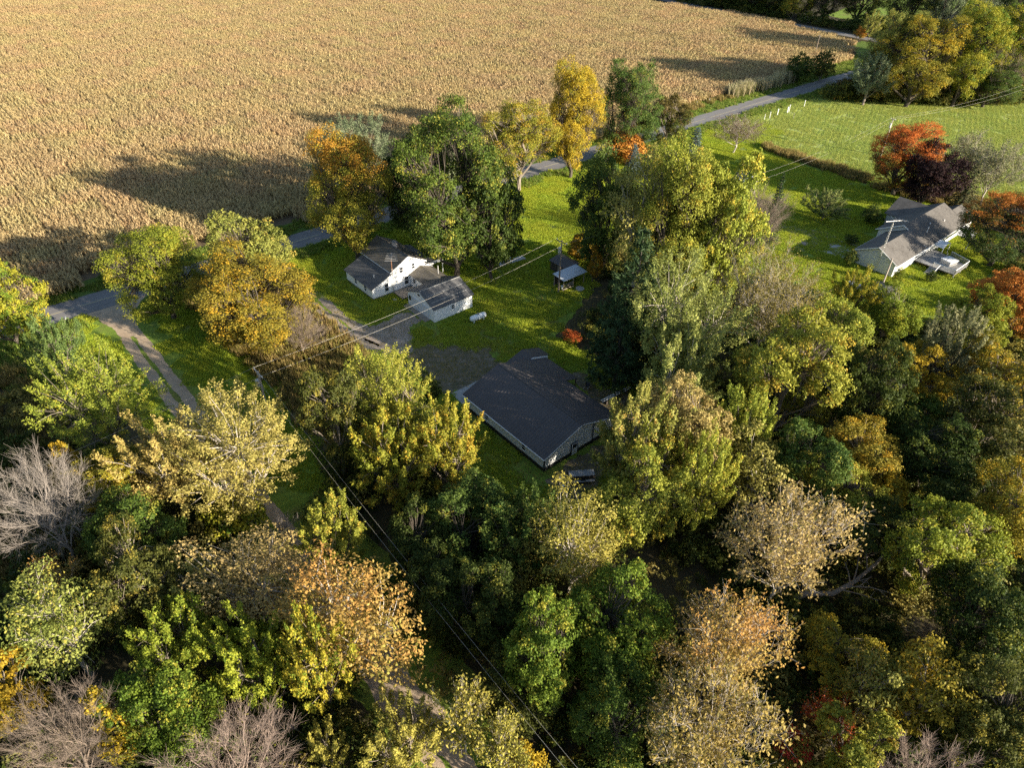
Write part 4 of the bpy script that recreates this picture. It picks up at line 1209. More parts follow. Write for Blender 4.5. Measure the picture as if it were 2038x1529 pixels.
def window(root, face, pos, u, z0, w, h, frame=M_TRIM, sash=True):
    """window on a wall: face '-y', '-x' or '+x'; pos is the wall plane, u its centre along the wall"""
    mb = MB()
    def bx(m, ua, za, ub, zb, d0, d1):
        if face == '-y': m.box(ua, pos - d1, za, ub, pos - d0, zb)
        elif face == '-x': m.box(pos - d1, ua, za, pos - d0, ub, zb)
        else: m.box(pos + d0, ua, za, pos + d1, ub, zb)
        return m
    a, b, t = u - w / 2, u + w / 2, .075
    bx(mb, a, z0, a + t, z0 + h, 0, .06); bx(mb, b - t, z0, b, z0 + h, 0, .06)
    bx(mb, a + t, z0, b - t, z0 + t, 0, .06); bx(mb, a + t, z0 + h - t, b - t, z0 + h, 0, .06)
    bx(mb, a + t, z0 + h / 2 - .035, b - t, z0 + h / 2 + .035, 0, .055)
    bx(mb, a - .04, z0 - .05, b + .04, z0 - .004, 0, .09)
    wo = wb(mb, 'window', frame, root)
    for za, zb in ((z0 + t, z0 + h / 2 - .035), (z0 + h / 2 + .035, z0 + h - t)):
        wb(bx(MB(), a + t, za, b - t, zb, .004, .022), 'pane', M_GLASS, root, wo)
    return wo

# ---- farmhouse
F = empty('farmhouse', 'white storey and a half farmhouse with lean-to, porch and brown shingle roofs', 'house', (57.7, 98, 0))
mb = MB()
prism(mb, [(54.2, .3), (61.1, .3), (61.1, 4.2), (57.65, 6.0), (54.2, 4.2)], 'y', 94.4, 104.0)
fix(wb(mb, 'wall', M_WHITE, F))
mb = MB()
prism(mb, [(50.2, .3), (54.195, .3), (54.195, 3.75), (50.2, 2.1)], 'y', 94.4, 103.3)
fix(wb(mb, 'lean_to_wall', M_WHITE, F))
mb = MB()
prism(mb, [(61.105, .3), (64.0, .3), (64.0, 2.25), (61.105, 2.95)], 'y', 96.0, 103.9)
fix(wb(mb, 'porch_wall', M_WHITE, F))
mb = MB().box(50.25, 94.45, -.2, 61.05, 103.2, .3).box(61.05, 96.05, -.2, 63.95, 103.8, .3).box(54.25, 103.2, -.2, 61.05, 103.9, .3)
wb(mb, 'foundation', M_FOUND, F)
mb = MB()
roof_plane(mb, 'y', 94.1, 104.3, 57.65, 6.22, 53.9, 4.24)
roof_plane(mb, 'y', 94.1, 104.3, 57.65, 6.22, 61.4, 4.24)
ro = fix(wb(mb, 'roof', M_SH1, F))
mb = MB()
mb.tube([(57.65, 94.05, 6.22), (57.65, 104.35, 6.22)], .07, 6)
wb(mb, 'ridge_cap', M_SH2, F, ro)
mb = MB()
roof_plane(mb, 'y', 94.1, 103.6, 54.19, 3.98, 49.9, 2.14)
fix(wb(mb, 'lean_to_roof', M_SH2, F))
mb = MB()
roof_plane(mb, 'y', 95.6, 104.1, 61.11, 3.2, 64.4, 2.42)
fix(wb(mb, 'porch_roof', M_SH2, F))
mb = MB()
for s in (-1, 1):   # barge boards on the near gable
    q = [(57.65, 94.07, 6.2), (57.65 + s * 3.78, 94.07, 4.21)]
    mb.add([(q[0][0], 94.06, q[0][2] - .02), (q[1][0], 94.06, q[1][2] - .02), (q[1][0], 94.06, q[1][2] - .2), (q[0][0], 94.06, q[0][2] - .2),
            (q[0][0], 94.1, q[0][2] - .02), (q[1][0], 94.1, q[1][2] - .02), (q[1][0], 94.1, q[1][2] - .2), (q[0][0], 94.1, q[0][2] - .2)],
           [(0, 1, 2, 3), (7, 6, 5, 4), (0, 4, 5, 1), (1, 5, 6, 2), (2, 6, 7, 3), (3, 7, 4, 0)])
fix(wb(mb, 'barge_board', M_TRIM, F))
for x in (53.92, 61.38):
    wb(MB().box(x - .07, 94.1, 4.02, x + .07, 104.3, 4.14), 'gutter', M_TRIM, F)
wb(MB().box(64.32, 95.6, 2.22, 64.46, 104.1, 2.36), 'gutter', M_TRIM, F)
wb(MB().box(62.6, 94.9, 2.55, 65.6, 95.55, 2.67).box(65.4, 94.95, 0, 65.52, 95.07, 2.55), 'porch_awning', M_TRIM, F)
ch = wb(MB().box(57.75, 98.6, 5.6, 58.35, 99.3, 6.9), 'chimney', M_BRICK, F)
wb(MB().box(57.68, 98.53, 6.9, 58.42, 99.37, 7.0), 'chimney_cap', M_FOUND, F, ch)
wb(MB().tube([(51.9, 96.4, 2.9), (51.9, 96.4, 3.5)], .07, 8), 'vent_pipe', M_TRIM, F)
window(F, '-y', 94.4, 53.05, .75, .85, 1.6)
window(F, '-y', 94.4, 57.15, .75, .9, 1.65)
window(F, '-y', 94.4, 56.25, 3.3, .75, 1.15)
window(F, '-y', 94.4, 58.75, 3.3, .75, 1.15)
window(F, '-x', 50.2, 100.0, .75, .8, 1.15)
window(F, '-x', 50.2, 96.75, .75, .8, 1.15)
# step deck of boards at the side door
dk = empty('step_deck', 'brown plank step deck between the farmhouse and its garage', 'deck', (55.6, 92.6, 0))
wb(MB().box(54.3, 91.3, .02, 57.8, 94.2, .26), 'frame', M_DARKWOOD, dk)
pl = None
for i in range(12):
    y = 91.25 + i * .25
    wb(MB().box(54.2, y, .262, 57.85, y + .225, .31), 'plank', M_WOOD, dk)
# breezeway
B = empty('breezeway', 'low shingled link between the farmhouse and the white garage', 'house link', (60.2, 91.8, 0))
mb = MB(); prism(mb, [(58.0, 0), (62.4, 0), (62.4, 2.4), (60.2, 3.2), (58.0, 2.4)], 'y', 89.75, 94.39); fix(wb(mb, 'wall', M_WHITE, B))
mb = MB()
roof_plane(mb, 'y', 87.9, 94.38, 60.2, 3.5, 57.7, 2.55); roof_plane(mb, 'y', 87.9, 94.38, 60.2, 3.5, 62.7, 2.55)
fix(wb(mb, 'roof', M_SH1, B))
wb(MB().tube([(61.4, 90.6, 2.9), (61.4, 90.6, 4.6)], .10, 8), 'stove_pipe', M_STEEL, B)
do = wb(MB().box(57.93, 92.6, .3, 57.99, 93.5, 2.25), 'door', M_DOOR, B)
wb(MB().box(57.90, 92.75, 1.3, 57.928, 93.35, 2.05), 'pane', M_GLASS, B, do)
# garage
G = empty('garage', 'white one door garage with battened dark roof beside the farmhouse', 'garage', (58.2, 85.75, 0))
mb = MB(); prism(mb, [(81.9, .05), (89.6, .05), (89.6, 2.5), (85.75, 4.05), (81.9, 2.5)], 'x', 54.3, 62.2); fix(wb(mb, 'wall', M_WHITE, G))
wb(MB().box(54.35, 81.95, -.2, 62.15, 89.55, .05), 'foundation', M_FOUND, G)
mb = MB()
roof_plane(mb, 'x', 54.05, 62.45, 85.75, 4.3, 81.6, 2.62); roof_plane(mb, 'x', 54.05, 62.45, 85.75, 4.3, 89.9, 2.62)
gr = fix(wb(mb, 'roof', M_SH2, G))
for f in (.02, .36, .68):
    y = 85.75 - 4.15 * f; z = 4.3 - 1.68 * f
    wb(MB().box(54.1 + (.0 if f < .1 else .5), y - .05, z, 62.4 - (.0 if f < .1 else 1.0 * f), y + .05, z + .05), 'roof_batten', M_STEEL, G, gr)
gd = wb(MB().box(54.22, 83.0, .06, 54.296, 88.1, 2.22), 'garage_door', M_TRIM, G)
for i in range(4):
    wb(MB().box(54.19, 83.1, .1 + i * .52, 54.218, 88.0, .58 + i * .52), 'door_panel', M_DOOR, G, gd)
md_ = wb(MB().box(54.23, 88.42, .06, 54.296, 89.35, 2.2), 'side_door', M_TRIM, G)
wb(MB().box(54.205, 88.55, 1.15, 54.228, 89.2, 2.05), 'pane', M_GLASS, G, md_)
wb(MB().box(54.24, 85.95, 3.15, 54.296, 86.45, 3.5), 'gable_vent', M_DARKTRIM, G)
window(G, '-y', 81.9, 58.15, 1.25, .75, .85)
rp = empty('garage_ramp', 'worn plank ramp along the front of the white garage', 'ramp', (53.7, 86.2, 0))
for i in range(4):
    x = 53.2 + i * .24
    wb(MB().box(x, 83.0, .02, x + .215, 89.6, .09 + .02 * i), 'plank', M_WOOD, rp)
st = empty('stepping_stone', 'round pale stone on the grass by the step deck', 'stone', (53.2, 92.3, 0))
wb(MB().tube([(53.2, 92.3, .0), (53.2, 92.3, .07)], [.36, .32], 12), 'slab', M_CONC, st)

# ---- antenna masts
def yagi(root, x, y, z, ang, boom, els, mat, r=.022):
    c, s = math.cos(ang), math.sin(ang)
    an = wb(MB().tube([(x - c * boom * .1, y - s * boom * .1, z), (x + c * boom * .9, y + s * boom * .9, z)], r * 1.3, 5), 'antenna_boom', mat, root)
    for k, L in enumerate(els):
        t = boom * (-.08 + .95 * k / (len(els) - 1))
        px, py = x + c * t, y + s * t
        wb(MB().tube([(px + s * L / 2, py - c * L / 2, z + .03), (px - s * L / 2, py + c * L / 2, z + .03)], r, 4), 'antenna_rod', mat, root, an)
mt = empty('antenna_mast', 'television antenna on a rusty mast against the front of the farmhouse', 'antenna', (54.2, 94.02, 0))
wb(MB().tube([(54.2, 94.0, 0), (54.2, 94.0, 5.0)], .05, 6), 'mast', M_STEEL, mt)
wb(MB().tube([(54.2, 94.0, 4.5), (54.2, 94.0, 6.6)], .06, 6), 'upper_mast', M_RUST, mt)
mb = MB()
for i in range(12):
    z = .4 + i * .38
    mb.tube([(54.08, 93.94, z), (54.32, 93.94, z + .19), (54.08, 93.94, z + .38)], .012, 3)
mb.tube([(54.08, 93.94, .0), (54.08, 93.94, 5.0)], .018, 4); mb.tube([(54.32, 93.94, .0), (54.32, 93.94, 5.0)], .018, 4)
wb(mb, 'lattice', M_STEEL, mt)
yagi(mt, 54.2, 94.0, 6.55, R(55), 2.9, (2.3, 2.1, 2.0, 1.9, 1.75, 1.6), M_STEEL)

# ---- propane tank
tk = empty('propane_tank', 'white cylindrical propane tank lying on the lawn beside the garage', 'tank', (60.35, 77.95, 0), R(-4))
rr = [(-1.55, .02), (-1.52, .2), (-1.43, .36), (-1.28, .46), (-1.1, .5), (1.1, .5), (1.28, .46), (1.43, .36), (1.52, .2), (1.55, .02)]
MB().tube([(a, 0, .78) for a, _ in rr], [b for _, b in rr], 20).build('vessel', M_WHITEMETAL, tk, smooth=True)
dm = MB().tube([(0, 0, 1.24), (0, 0, 1.40), (0, 0, 1.47)], [.2, .2, .12], 12).build('valve_dome', M_FOUND, tk)
for sx in (-1, 1):
    MB().box(sx * .95 - .07, -.34, 0, sx * .95 + .07, .34, .4).build('leg', M_WHITEMETAL, tk)

# ---- barn
N = empty('barn', 'long pale grey barn with dark ribbed metal roof and dark base band', 'barn', (51, 53, 0))
RX, RZ, LX, LZ, EX, EZ = 50.95, 4.90, 44.55, 2.56, 57.95, 2.62
mb = MB(); prism(mb, [(44.9, .62), (57.6, .62), (57.6, 2.6), (RX, 4.68), (44.9, 2.5)], 'y', 44.75, 61.1); fix(wb(mb, 'wall', M_GREYW, N))
wb(MB().box(44.86, 44.71, 0, 57.64, 61.14, .615), 'base_band', M_DARKTRIM, N)
mb = MB()
roof_plane(mb, 'y', 44.4, 61.3, RX, RZ, LX, LZ); ribs(mb, 'y', 44.4, 61.3, RX, RZ, LX, LZ)
fix(wb(mb, 'left_roof', M_BARNROOF, N))
mb = MB()
roof_plane(mb, 'y', 44.4, 54.4, RX, RZ, EX, EZ); ribs(mb, 'y', 44.4, 54.4, RX, RZ, EX, EZ)
roof_plane(mb, 'y', 54.41, 61.3, RX, RZ, 60.3, 1.86 + .0); ribs(mb, 'y', 54.41, 61.3, RX, RZ, 60.3, 1.86)
fix(wb(mb, 'right_roof', M_BARNROOF, N))
wb(MB().tube([(RX, 44.36, RZ + .03), (RX, 61.34, RZ + .03)], .10, 6), 'ridge_cap', M_BARNROOF, N)
mb = MB()
roof_plane(mb, 'y', 61.31, 63.7, 57.6, 3.12, 53.4, 1.8); ribs(mb, 'y', 61.31, 63.7, 57.6, 3.12, 53.4, 1.8)
roof_plane(mb, 'y', 61.31, 63.7, 57.6, 3.12, 61.0, 1.98); ribs(mb, 'y', 61.31, 63.7, 57.6, 3.12, 61.0, 1.98)
fix(wb(mb, 'wing_roof', M_BARNROOF, N))
mb = MB(); prism(mb, [(53.8, 0), (60.6, 0), (60.6, 1.95), (57.6, 2.95), (53.8, 1.8)], 'y', 61.15, 63.4); fix(wb(mb, 'wing_wall', M_GREYW, N))
wb(MB().box(44.83, 44.68, .62, 44.97, 44.82, 2.46), 'corner_trim', M_DARKTRIM, N)
wb(MB().box(44.83, 61.03, .62, 44.97, 61.17, 2.46), 'corner_trim', M_DARKTRIM, N)
wb(MB().box(57.53, 44.68, .62, 57.67, 44.82, 2.5), 'corner_trim', M_DARKTRIM, N)
wb(MB().tube([(53.45, 44.62, 0), (53.45, 44.62, 3.7)], .07, 6), 'downspout', M_DARKTRIM, N)
for s, ux, uz in ((-1, LX, LZ), (1, EX, EZ)):
    mb = MB()
    P = [(RX, RZ - .02), (ux, uz - .02), (ux, uz - .2), (RX, RZ - .2)]
    mb.add([(x, 44.36, z) for x, z in P] + [(x, 44.40, z) for x, z in P], [(0, 1, 2, 3), (7, 6, 5, 4), (0, 4, 5, 1), (1, 5, 6, 2), (2, 6, 7, 3), (3, 7, 4, 0)])
    fix(wb(mb, 'barge_board', M_TRIM, N))
wb(MB().box(LX - .1, 44.4, LZ - .2, LX - .01, 61.3, LZ - .07), 'gutter', M_TRIM, N)
for y in (54.6, 58, 61.2):
    wb(MB().box(60.0, y - .06, 0, 60.12, y + .06, 1.8), 'porch_post', M_DARKWOOD, N)
for y in (56.3, 48.7):
    window(N, '-x', 44.9, y, .95, .8, 1.0)
dr = wb(MB().box(49.55, 44.64, .05, 50.75, 44.705, 2.15), 'door', M_DARKTRIM, N)
wb(MB().box(49.66, 44.61, .1, 50.64, 44.638, 2.05), 'door_leaf', M_DOOR, N, dr)
wb(MB().box(49.8, 44.585, 1.25, 50.5, 44.608, 1.9), 'pane', M_GLASS, N, dr)

# plank trailer
t = empty('trailer', 'small two wheeled trailer stacked with weathered boards by the barn corner', 'trailer', (47.7, 40.85, 0), R(-33))
MB().box(-1.65, -.5, .5, 1.65, .5, .6).build('bed', M_DARKWOOD, t)
for i in range(11):
    x = -1.62 + i * .296
    MB().box(x, -.5 + _jr.uniform(-.06, .04), .99 + _jr.uniform(0, .03), x + .265, .5 + _jr.uniform(-.03, .06), 1.07).build('board', M_GREYWOOD, t)
MB().box(-1.66, -.56, .6, 1.66, -.5, .98).box(-1.66, .5, .6, 1.66, .56, .98).box(-1.72, -.5, .6, -1.66, .5, .98).build('side_board', M_DARKWOOD, t)
MB().box(-1.5, -.98, .42, 1.5, -.6, .48).build('step_board', M_GREYWOOD, t)
MB().tube([(-1.65, .3, .55), (-2.9, 0, .45)], .045, 5).tube([(-1.65, -.3, .55), (-2.9, 0, .45)], .045, 5).build('tongue', M_STEEL, t)
for y in (-.72, .72):
    w = MB().tube([(.1, y - .1, .33), (.1, y + .1, .33)], .33, 14).build('wheel', M_BLACK, t)
    MB().tube([(.1, y - .105, .33), (.1, y + .105, .33)], .15, 10).build('hub', M_STEEL, t, label=None).parent = w
t = empty('white_bucket', 'white bucket on the ground in front of the trailer tongue', 'bucket', (44.9, 41.2, 0))
MB().tube([(0, 0, 0), (0, 0, .36)], [.14, .17], 10).build('pail', M_WHITEMETAL, t)
t = empty('rail_stack', 'long white rails lying on blocks behind the right end of the barn', 'rails', (63.0, 49.0, 0), R(-3))
for y in (0, .35):
    MB().box(-2.8, y, .75, 2.8, y + .12, .87).build('rail', M_TRIM, t)
for x in (-2, 0, 2):
    MB().box(x - .1, -.1, 0, x + .1, .6, .75).build('block', M_DARKWOOD, t)
t = empty('wheelbarrow', 'dark wheelbarrow with white handles beside the barn porch', 'wheelbarrow', (61.6, 53.6, 0), R(30))
MB().add([(-.5, -.3, .7), (.5, -.35, .7), (.5, .35, .7), (-.5, .3, .7), (-.3, -.2, .4), (.3, -.2, .4), (.3, .2, .4), (-.3, .2, .4)], [(4, 5, 6, 7), (0, 1, 5, 4), (1, 2, 6, 5), (2, 3, 7, 6), (3, 0, 4, 7)]).build('tray', M_DARKTRIM, t)
for y in (-.25, .25):
    MB().tube([(.7, 0, .25), (-.3, y, .42), (-1.1, y * 1.2, .62)], .03, 5).build('handle', M_TRIM, t)
    MB().box(-.35, y - .03, 0, -.29, y + .03, .42).build('leg', M_DARKTRIM, t)
MB().tube([(.72, -.05, .2), (.72, .05, .2)], .2, 12).build('wheel', M_BLACK, t)

# open shed with two roofs
S = empty('open_shed', 'open sided shed with pale tin roof by the power pole in the yard', 'shed', (80.8, 77.4, 0))
mb = MB(); roof_plane(mb, 'x', 77.9, 83.75, 75.8, 2.25, 78.75, 2.55, .06); ribs(mb, 'x', 77.9, 83.75, 75.8, 2.25, 78.75, 2.55, .6, .03, .05)
fix(wb(mb, 'roof', M_TINROOF, S))
for x, y in ((78.2, 76.1), (80.6, 76.1), (83.3, 76.1), (78.2, 78.5), (83.3, 78.5)):
    wb(MB().box(x - .06, y - .06, 0, x + .06, y + .06, 2.22), 'post', M_WOOD, S)
for z in (.25, .7, 1.15):
    wb(MB().box(78.27, 76.07, z, 80.53, 76.12, z + .14), 'side_rail', M_WOOD, S)
wb(MB().box(78.3, 78.56, 0, 83.2, 78.62, 2.2), 'back_wall', M_DARKWOOD, S)
S2 = empty('dark_shed', 'small dark roofed shed right behind the tin roofed open shed', 'shed', (82.8, 81.3, 0))
mb = MB(); roof_plane(mb, 'y', 78.95, 83.7, 83.9, 2.5, 81.6, 2.0, .08); roof_plane(mb, 'y', 78.95, 83.7, 83.9, 2.5, 85.2, 2.1, .08); fix(wb(mb, 'roof', M_BARNROOF, S2))
mb = MB(); prism(mb, [(81.9, 0), (84.9, 0), (84.9, 2.05), (83.9, 2.38), (81.9, 1.95)], 'y', 79.2, 83.5); fix(wb(mb, 'wall', M_DARKWOOD, S2))
wb(MB().box(81.85, 80.6, 0, 81.89, 81.5, 1.7), 'door', M_WOOD, S2)
def small(name, label, cat, x, y, rz=0.0): return empty(name, label, cat, (x, y, 0), rz)
t = small('bin', 'white bin standing under the edge of the tin shed roof', 'bin', 78.6, 76.75)
MB().tube([(0, 0, 0), (0, 0, .7), (0, 0, .78)], [.24, .28, .2], 10).build('barrel', M_WHITEMETAL, t)
t = small('chicken_crate', 'pale slatted crate on the shed floor', 'crate', 80.6, 76.7)
for z in (.05, .25, .45):
    MB().box(-.35, -.25, z, .35, .25, z + .1).build('slat', M_WOOD, t)
t = small('stock_tank', 'round grey stock tank lid on the grass in front of the shed', 'tank', 81.0, 74.7)
MB().tube([(0, 0, 0), (0, 0, .3)], [.72, .72], 18).build('tub', M_FOUND, t)
MB().tube([(0, 0, .3), (0, 0, .36)], [.78, .7], 18).build('lid', M_STEEL, t)
t = small('plank_pile', 'bare plank lying in the grass before the shed', 'plank', 79.8, 74.9, R(-20))
MB().box(-.7, -.12, .01, .7, .12, .09).build('plank', M_WOOD, t)
t = small('well_slab', 'long grey concrete slab on the lawn beyond the garage', 'slab', 78.2, 90.4, R(-6))
MB().box(-2.9, -.65, 0, 2.9, .65, .22).build('slab', M_CONC, t)
t = empty('culvert_pipe', 'white pipe lying on the grey concrete slab', 'pipe', (78.0, 90.4, .22), R(60))
MB().tube([(-.75, 0, .2), (.75, 0, .2)], .2, 12).build('pipe', M_WHITEMETAL, t)

# ---- ranch house
RH = empty('ranch_house', 'long grey sided ranch house with stepped grey shingle roofs and rear deck', 'house', (145, 46, 0))
mb = MB(); prism(mb, [(41.5, .1), (49.0, .1), (49.0, 2.6), (45.3, 4.5), (41.5, 2.6)], 'x', 130.4, 142.5); fix(wb(mb, 'garage_wing_wall', M_TANW, RH))
mb = MB()
roof_plane(mb, 'x', 130.0, 142.6, 45.3, 4.82, 41.0, 2.62); roof_plane(mb, 'x', 130.0, 142.6, 45.3, 4.82, 49.6, 2.72)
fix(wb(mb, 'garage_wing_roof', M_SH3, RH))
mb = MB(); prism(mb, [(41.5, .1), (51.0, .1), (51.0, 2.7), (46.6, 5.0), (41.5, 2.6)], 'x', 142.6, 159.8); fix(wb(mb, 'wall', M_TANW, RH))
mb = MB()
roof_plane(mb, 'x', 142.2, 160.2, 46.6, 5.35, 41.0, 2.62); roof_plane(mb, 'x', 142.2, 160.2, 46.6, 5.35, 51.5, 2.75)
fix(wb(mb, 'roof', M_SH3, RH))
mb = MB(); prism(mb, [(152.4, .1), (159.6, .1), (159.6, 2.7), (157.0, 4.6), (152.4, 2.6)], 'y', 50.9, 54.0); fix(wb(mb, 'front_wing_wall', M_TANW, RH))
mb = MB()
roof_plane(mb, 'y', 47.0, 54.4, 157.0, 4.9, 151.8, 2.55); roof_plane(mb, 'y', 47.0, 54.4, 157.0, 4.9, 160.4, 2.7)
fix(wb(mb, 'front_wing_roof', M_SH3, RH))
mb = MB(); prism(mb, [(41.3, .1), (47.6, .1), (47.6, 2.6), (44.6, 4.0), (41.3, 2.6)], 'x', 159.85, 164.4); fix(wb(mb, 'end_wall', M_TANW, RH))
mb = MB()
roof_plane(mb, 'x', 160.25, 164.8, 44.6, 4.4, 40.9, 2.6); roof_plane(mb, 'x', 160.25, 164.8, 44.6, 4.4, 48.1, 2.6)
fix(wb(mb, 'end_roof', M_SH3, RH))
def rake(x, y0, z0, ya, za, y1, z1, h=.2):
    mb = MB()
    for ys, zs in ((y0, z0), (y1, z1)):
        P = [(ya, za), (ys, zs), (ys, zs - h), (ya, za - h)]
        mb.add([(x, a, b) for a, b in P] + [(x + .05, a, b) for a, b in P], [(0, 1, 2, 3), (7, 6, 5, 4), (0, 4, 5, 1), (1, 5, 6, 2), (2, 6, 7, 3), (3, 7, 4, 0)])
    fix(wb(mb, 'barge_board', M_TRIM, RH))
rake(129.94, 49.6, 2.74, 45.3, 4.84, 41.0, 2.64)
rake(142.14, 51.5, 2.77, 46.6, 5.37, 41.0, 2.64)
for x0, x1, y, z in ((130.0, 142.5, 40.96, 2.5), (142.6, 160.2, 40.96, 2.5), (130.0, 142.0, 49.62, 2.6)):
    wb(MB().box(x0, y - .06, z - .06, x1, y + .06, z + .06), 'gutter', M_TRIM, RH)
wb(MB().tube([(146.3, 43.4, 3.5), (146.3, 43.4, 5.0)], .07, 6), 'vent_pipe', M_TRIM, RH)
wb(MB().tube([(149.5, 44.4, 4.1), (149.5, 44.4, 4.6)], .1, 6), 'vent_cap', M_TRIM, RH)
wb(MB().tube([(154.5, 43.6, 3.7), (154.5, 43.6, 4.2)], .1, 6), 'vent_cap', M_TRIM, RH)
window(RH, '-y', 41.5, 139.6, 1.1, 1.0, 1.1)
window(RH, '-y', 41.5, 136.2, 1.1, .9, 1.0)
window(RH, '-y', 41.5, 151.5, 1.1, 1.2, 1.2)
wb(MB().box(130.34, 45.2, .15, 130.395, 46.1, 2.1), 'side_door', M_DOOR, RH)
wb(MB().box(130.2, 49.12, 0, 130.35, 49.27, 2.5), 'porch_post', M_TRIM, RH)
wb(MB().box(129.9, 49.55, 0, 130.02, 49.67, 2.6), 'porch_post', M_TRIM, RH)
wb(MB().box(138.5, 51.2, 0, 139.4, 51.3, .5).box(136, 51.2, .3, 141.2, 51.3, .42), 'porch_rail', M_TRIM, RH)
# rear deck
D = empty('rear_deck', 'grey railed deck behind the ranch house', 'deck', (142, 37.5, 0))
for i in range(14):
    y = 33.9 + i * .53
    x1 = 145.2 + .14 * i
    wb(MB().box(139.2, y, .78, x1, y + .5, .84), 'plank', M_GREYWOOD, D)
wb(MB().box(139.3, 33.95, .55, 145.0, 41.2, .77), 'joist_frame', M_DARKWOOD, D)
for p in ((139.35, 34), (142.2, 34), (145, 34), (139.35, 38), (145.2, 38)):
    wb(MB().box(p[0] - .07, p[1] - .07, 0, p[0] + .07, p[1] + .07, 1.75), 'post', M_GREYWOOD, D)
for (xa, ya), (xb, yb) in (((139.2, 38.0), (139.2, 33.9)), ((139.2, 33.9), (145.3, 33.9)), ((145.3, 33.9), (146.6, 37.8))):
    mb = MB()
    n = int(math.hypot(xb - xa, yb - ya) / .16)
    for i in range(n + 1):
        x, y = xa + (xb - xa) * i / n, ya + (yb - ya) * i / n
        mb.box(x - .025, y - .025, .85, x + .025, y + .025, 1.72)
    rl = wb(mb, 'balusters', M_GREYWOOD, D)
    wb(MB().tube([(xa, ya, 1.76), (xb, yb, 1.76)], .06, 4), 'hand_rail', M_TRIM, D, rl)
for i in range(5):
    wb(MB().box(136.9 + .45 * i, 36.8, .02 + .16 * i, 137.5 + .45 * i, 38.4, .10 + .16 * i), 'step', M_GREYWOOD, D)
wb(MB().tube([(136.8, 36.75, .8), (139.1, 36.75, 1.7)], .05, 5).tube([(136.9, 36.75, 0), (136.9, 36.75, .8)], .05, 4), 'stair_rail', M_TRIM, D)
t = empty('hot_tub', 'pale covered tub standing on the rear deck', 'tub', (142.9, 36.6, .84), R(-15))
MB().box(-1.1, -1.0, 0, 1.1, 1.0, .8).build('shell', M_STEEL, t)
MB().box(-1.18, -1.08, .8, -.02, 1.08, .95).build('cover', M_TRIM, t)
MB().box(.02, -1.08, .8, 1.18, 1.08, .95).build('cover', M_TRIM, t)
t = empty('arched_canopy', 'white curved canopy over the back door of the ranch house', 'canopy', (147.6, 40.3, 0))
mb = MB()
for i in range(8):
    a, b = math.pi * (.12 + .76 * i / 8), math.pi * (.12 + .76 * (i + 1) / 8)
    mb.slab([(-1.5 * math.cos(a) * 1.2, -1.1, 1.7 + .95 * math.sin(a)), (-1.5 * math.cos(b) * 1.2, -1.1, 1.7 + .95 * math.sin(b)), (-1.5 * math.cos(b) * 1.2, 1.0, 1.7 + .95 * math.sin(b)), (-1.5 * math.cos(a) * 1.2, 1.0, 1.7 + .95 * math.sin(a))], .05)
mb.build('roof', M_TRIM, t)
for x in (-1.6, 1.6):
    for y in (-1.0, .9):
        MB().box(x - .05, y - .05, 0, x + .05, y + .05, 2.1).build('post', M_TRIM, t)
t = empty('white_gazebo_roof', 'white awning roof at the far rear corner of the ranch house', 'awning', (156.5, 39.3, 0), R(8))
MB().slab([(-3, -1.6, 2.2), (3.2, -1.5, 2.15), (3.2, 1.4, 2.55), (-3, 1.5, 2.6)], .08).build('roof', M_TRIM, t)
for x in (-2.8, 3.0):
    MB().box(x - .06, -1.45, 0, x + .06, -1.33, 2.12).build('post', M_TRIM, t)
# lattice mast on the gable wall of the ranch house
mt = empty('lattice_mast', 'lattice antenna tower against the end wall of the ranch house', 'antenna', (129.7, 44.4, 0))
mb = MB()
for dx, dy in ((0, .18), (-.16, -.1), (.16, -.1)):
    mb.tube([(129.7 + dx, 44.4 + dy, 0), (129.7 + dx * .7, 44.4 + dy * .7, 10.0)], .03, 4)
wb(mb, 'legs', M_STEEL, mt)
mb = MB()
for i in range(26):
    z = .2 + i * .38
    k = 1 - .03 * i * .38
    P = [(129.7, 44.4 + .18 * k, z), (129.7 - .16 * k, 44.4 - .1 * k, z + .13), (129.7 + .16 * k, 44.4 - .1 * k, z + .26), (129.7, 44.4 + .18 * k, z + .38)]
    mb.tube(P, .016, 3)
wb(mb, 'lacing', M_STEEL, mt)
wb(MB().tube([(129.7, 44.4, 9.8), (129.7, 44.4, 10.8)], .045, 5), 'mast', M_STEEL, mt)
yagi(mt, 129.7, 44.4, 10.75, R(-50), 2.6, (3.4, 3.0, 2.2, 1.6, 1.2), M_STEEL, .02)
wb(MB().tube([(128.3, 45.2, 10.5), (131.2, 43.6, 10.5)], .07, 5), 'cross_boom', M_STEEL, mt)
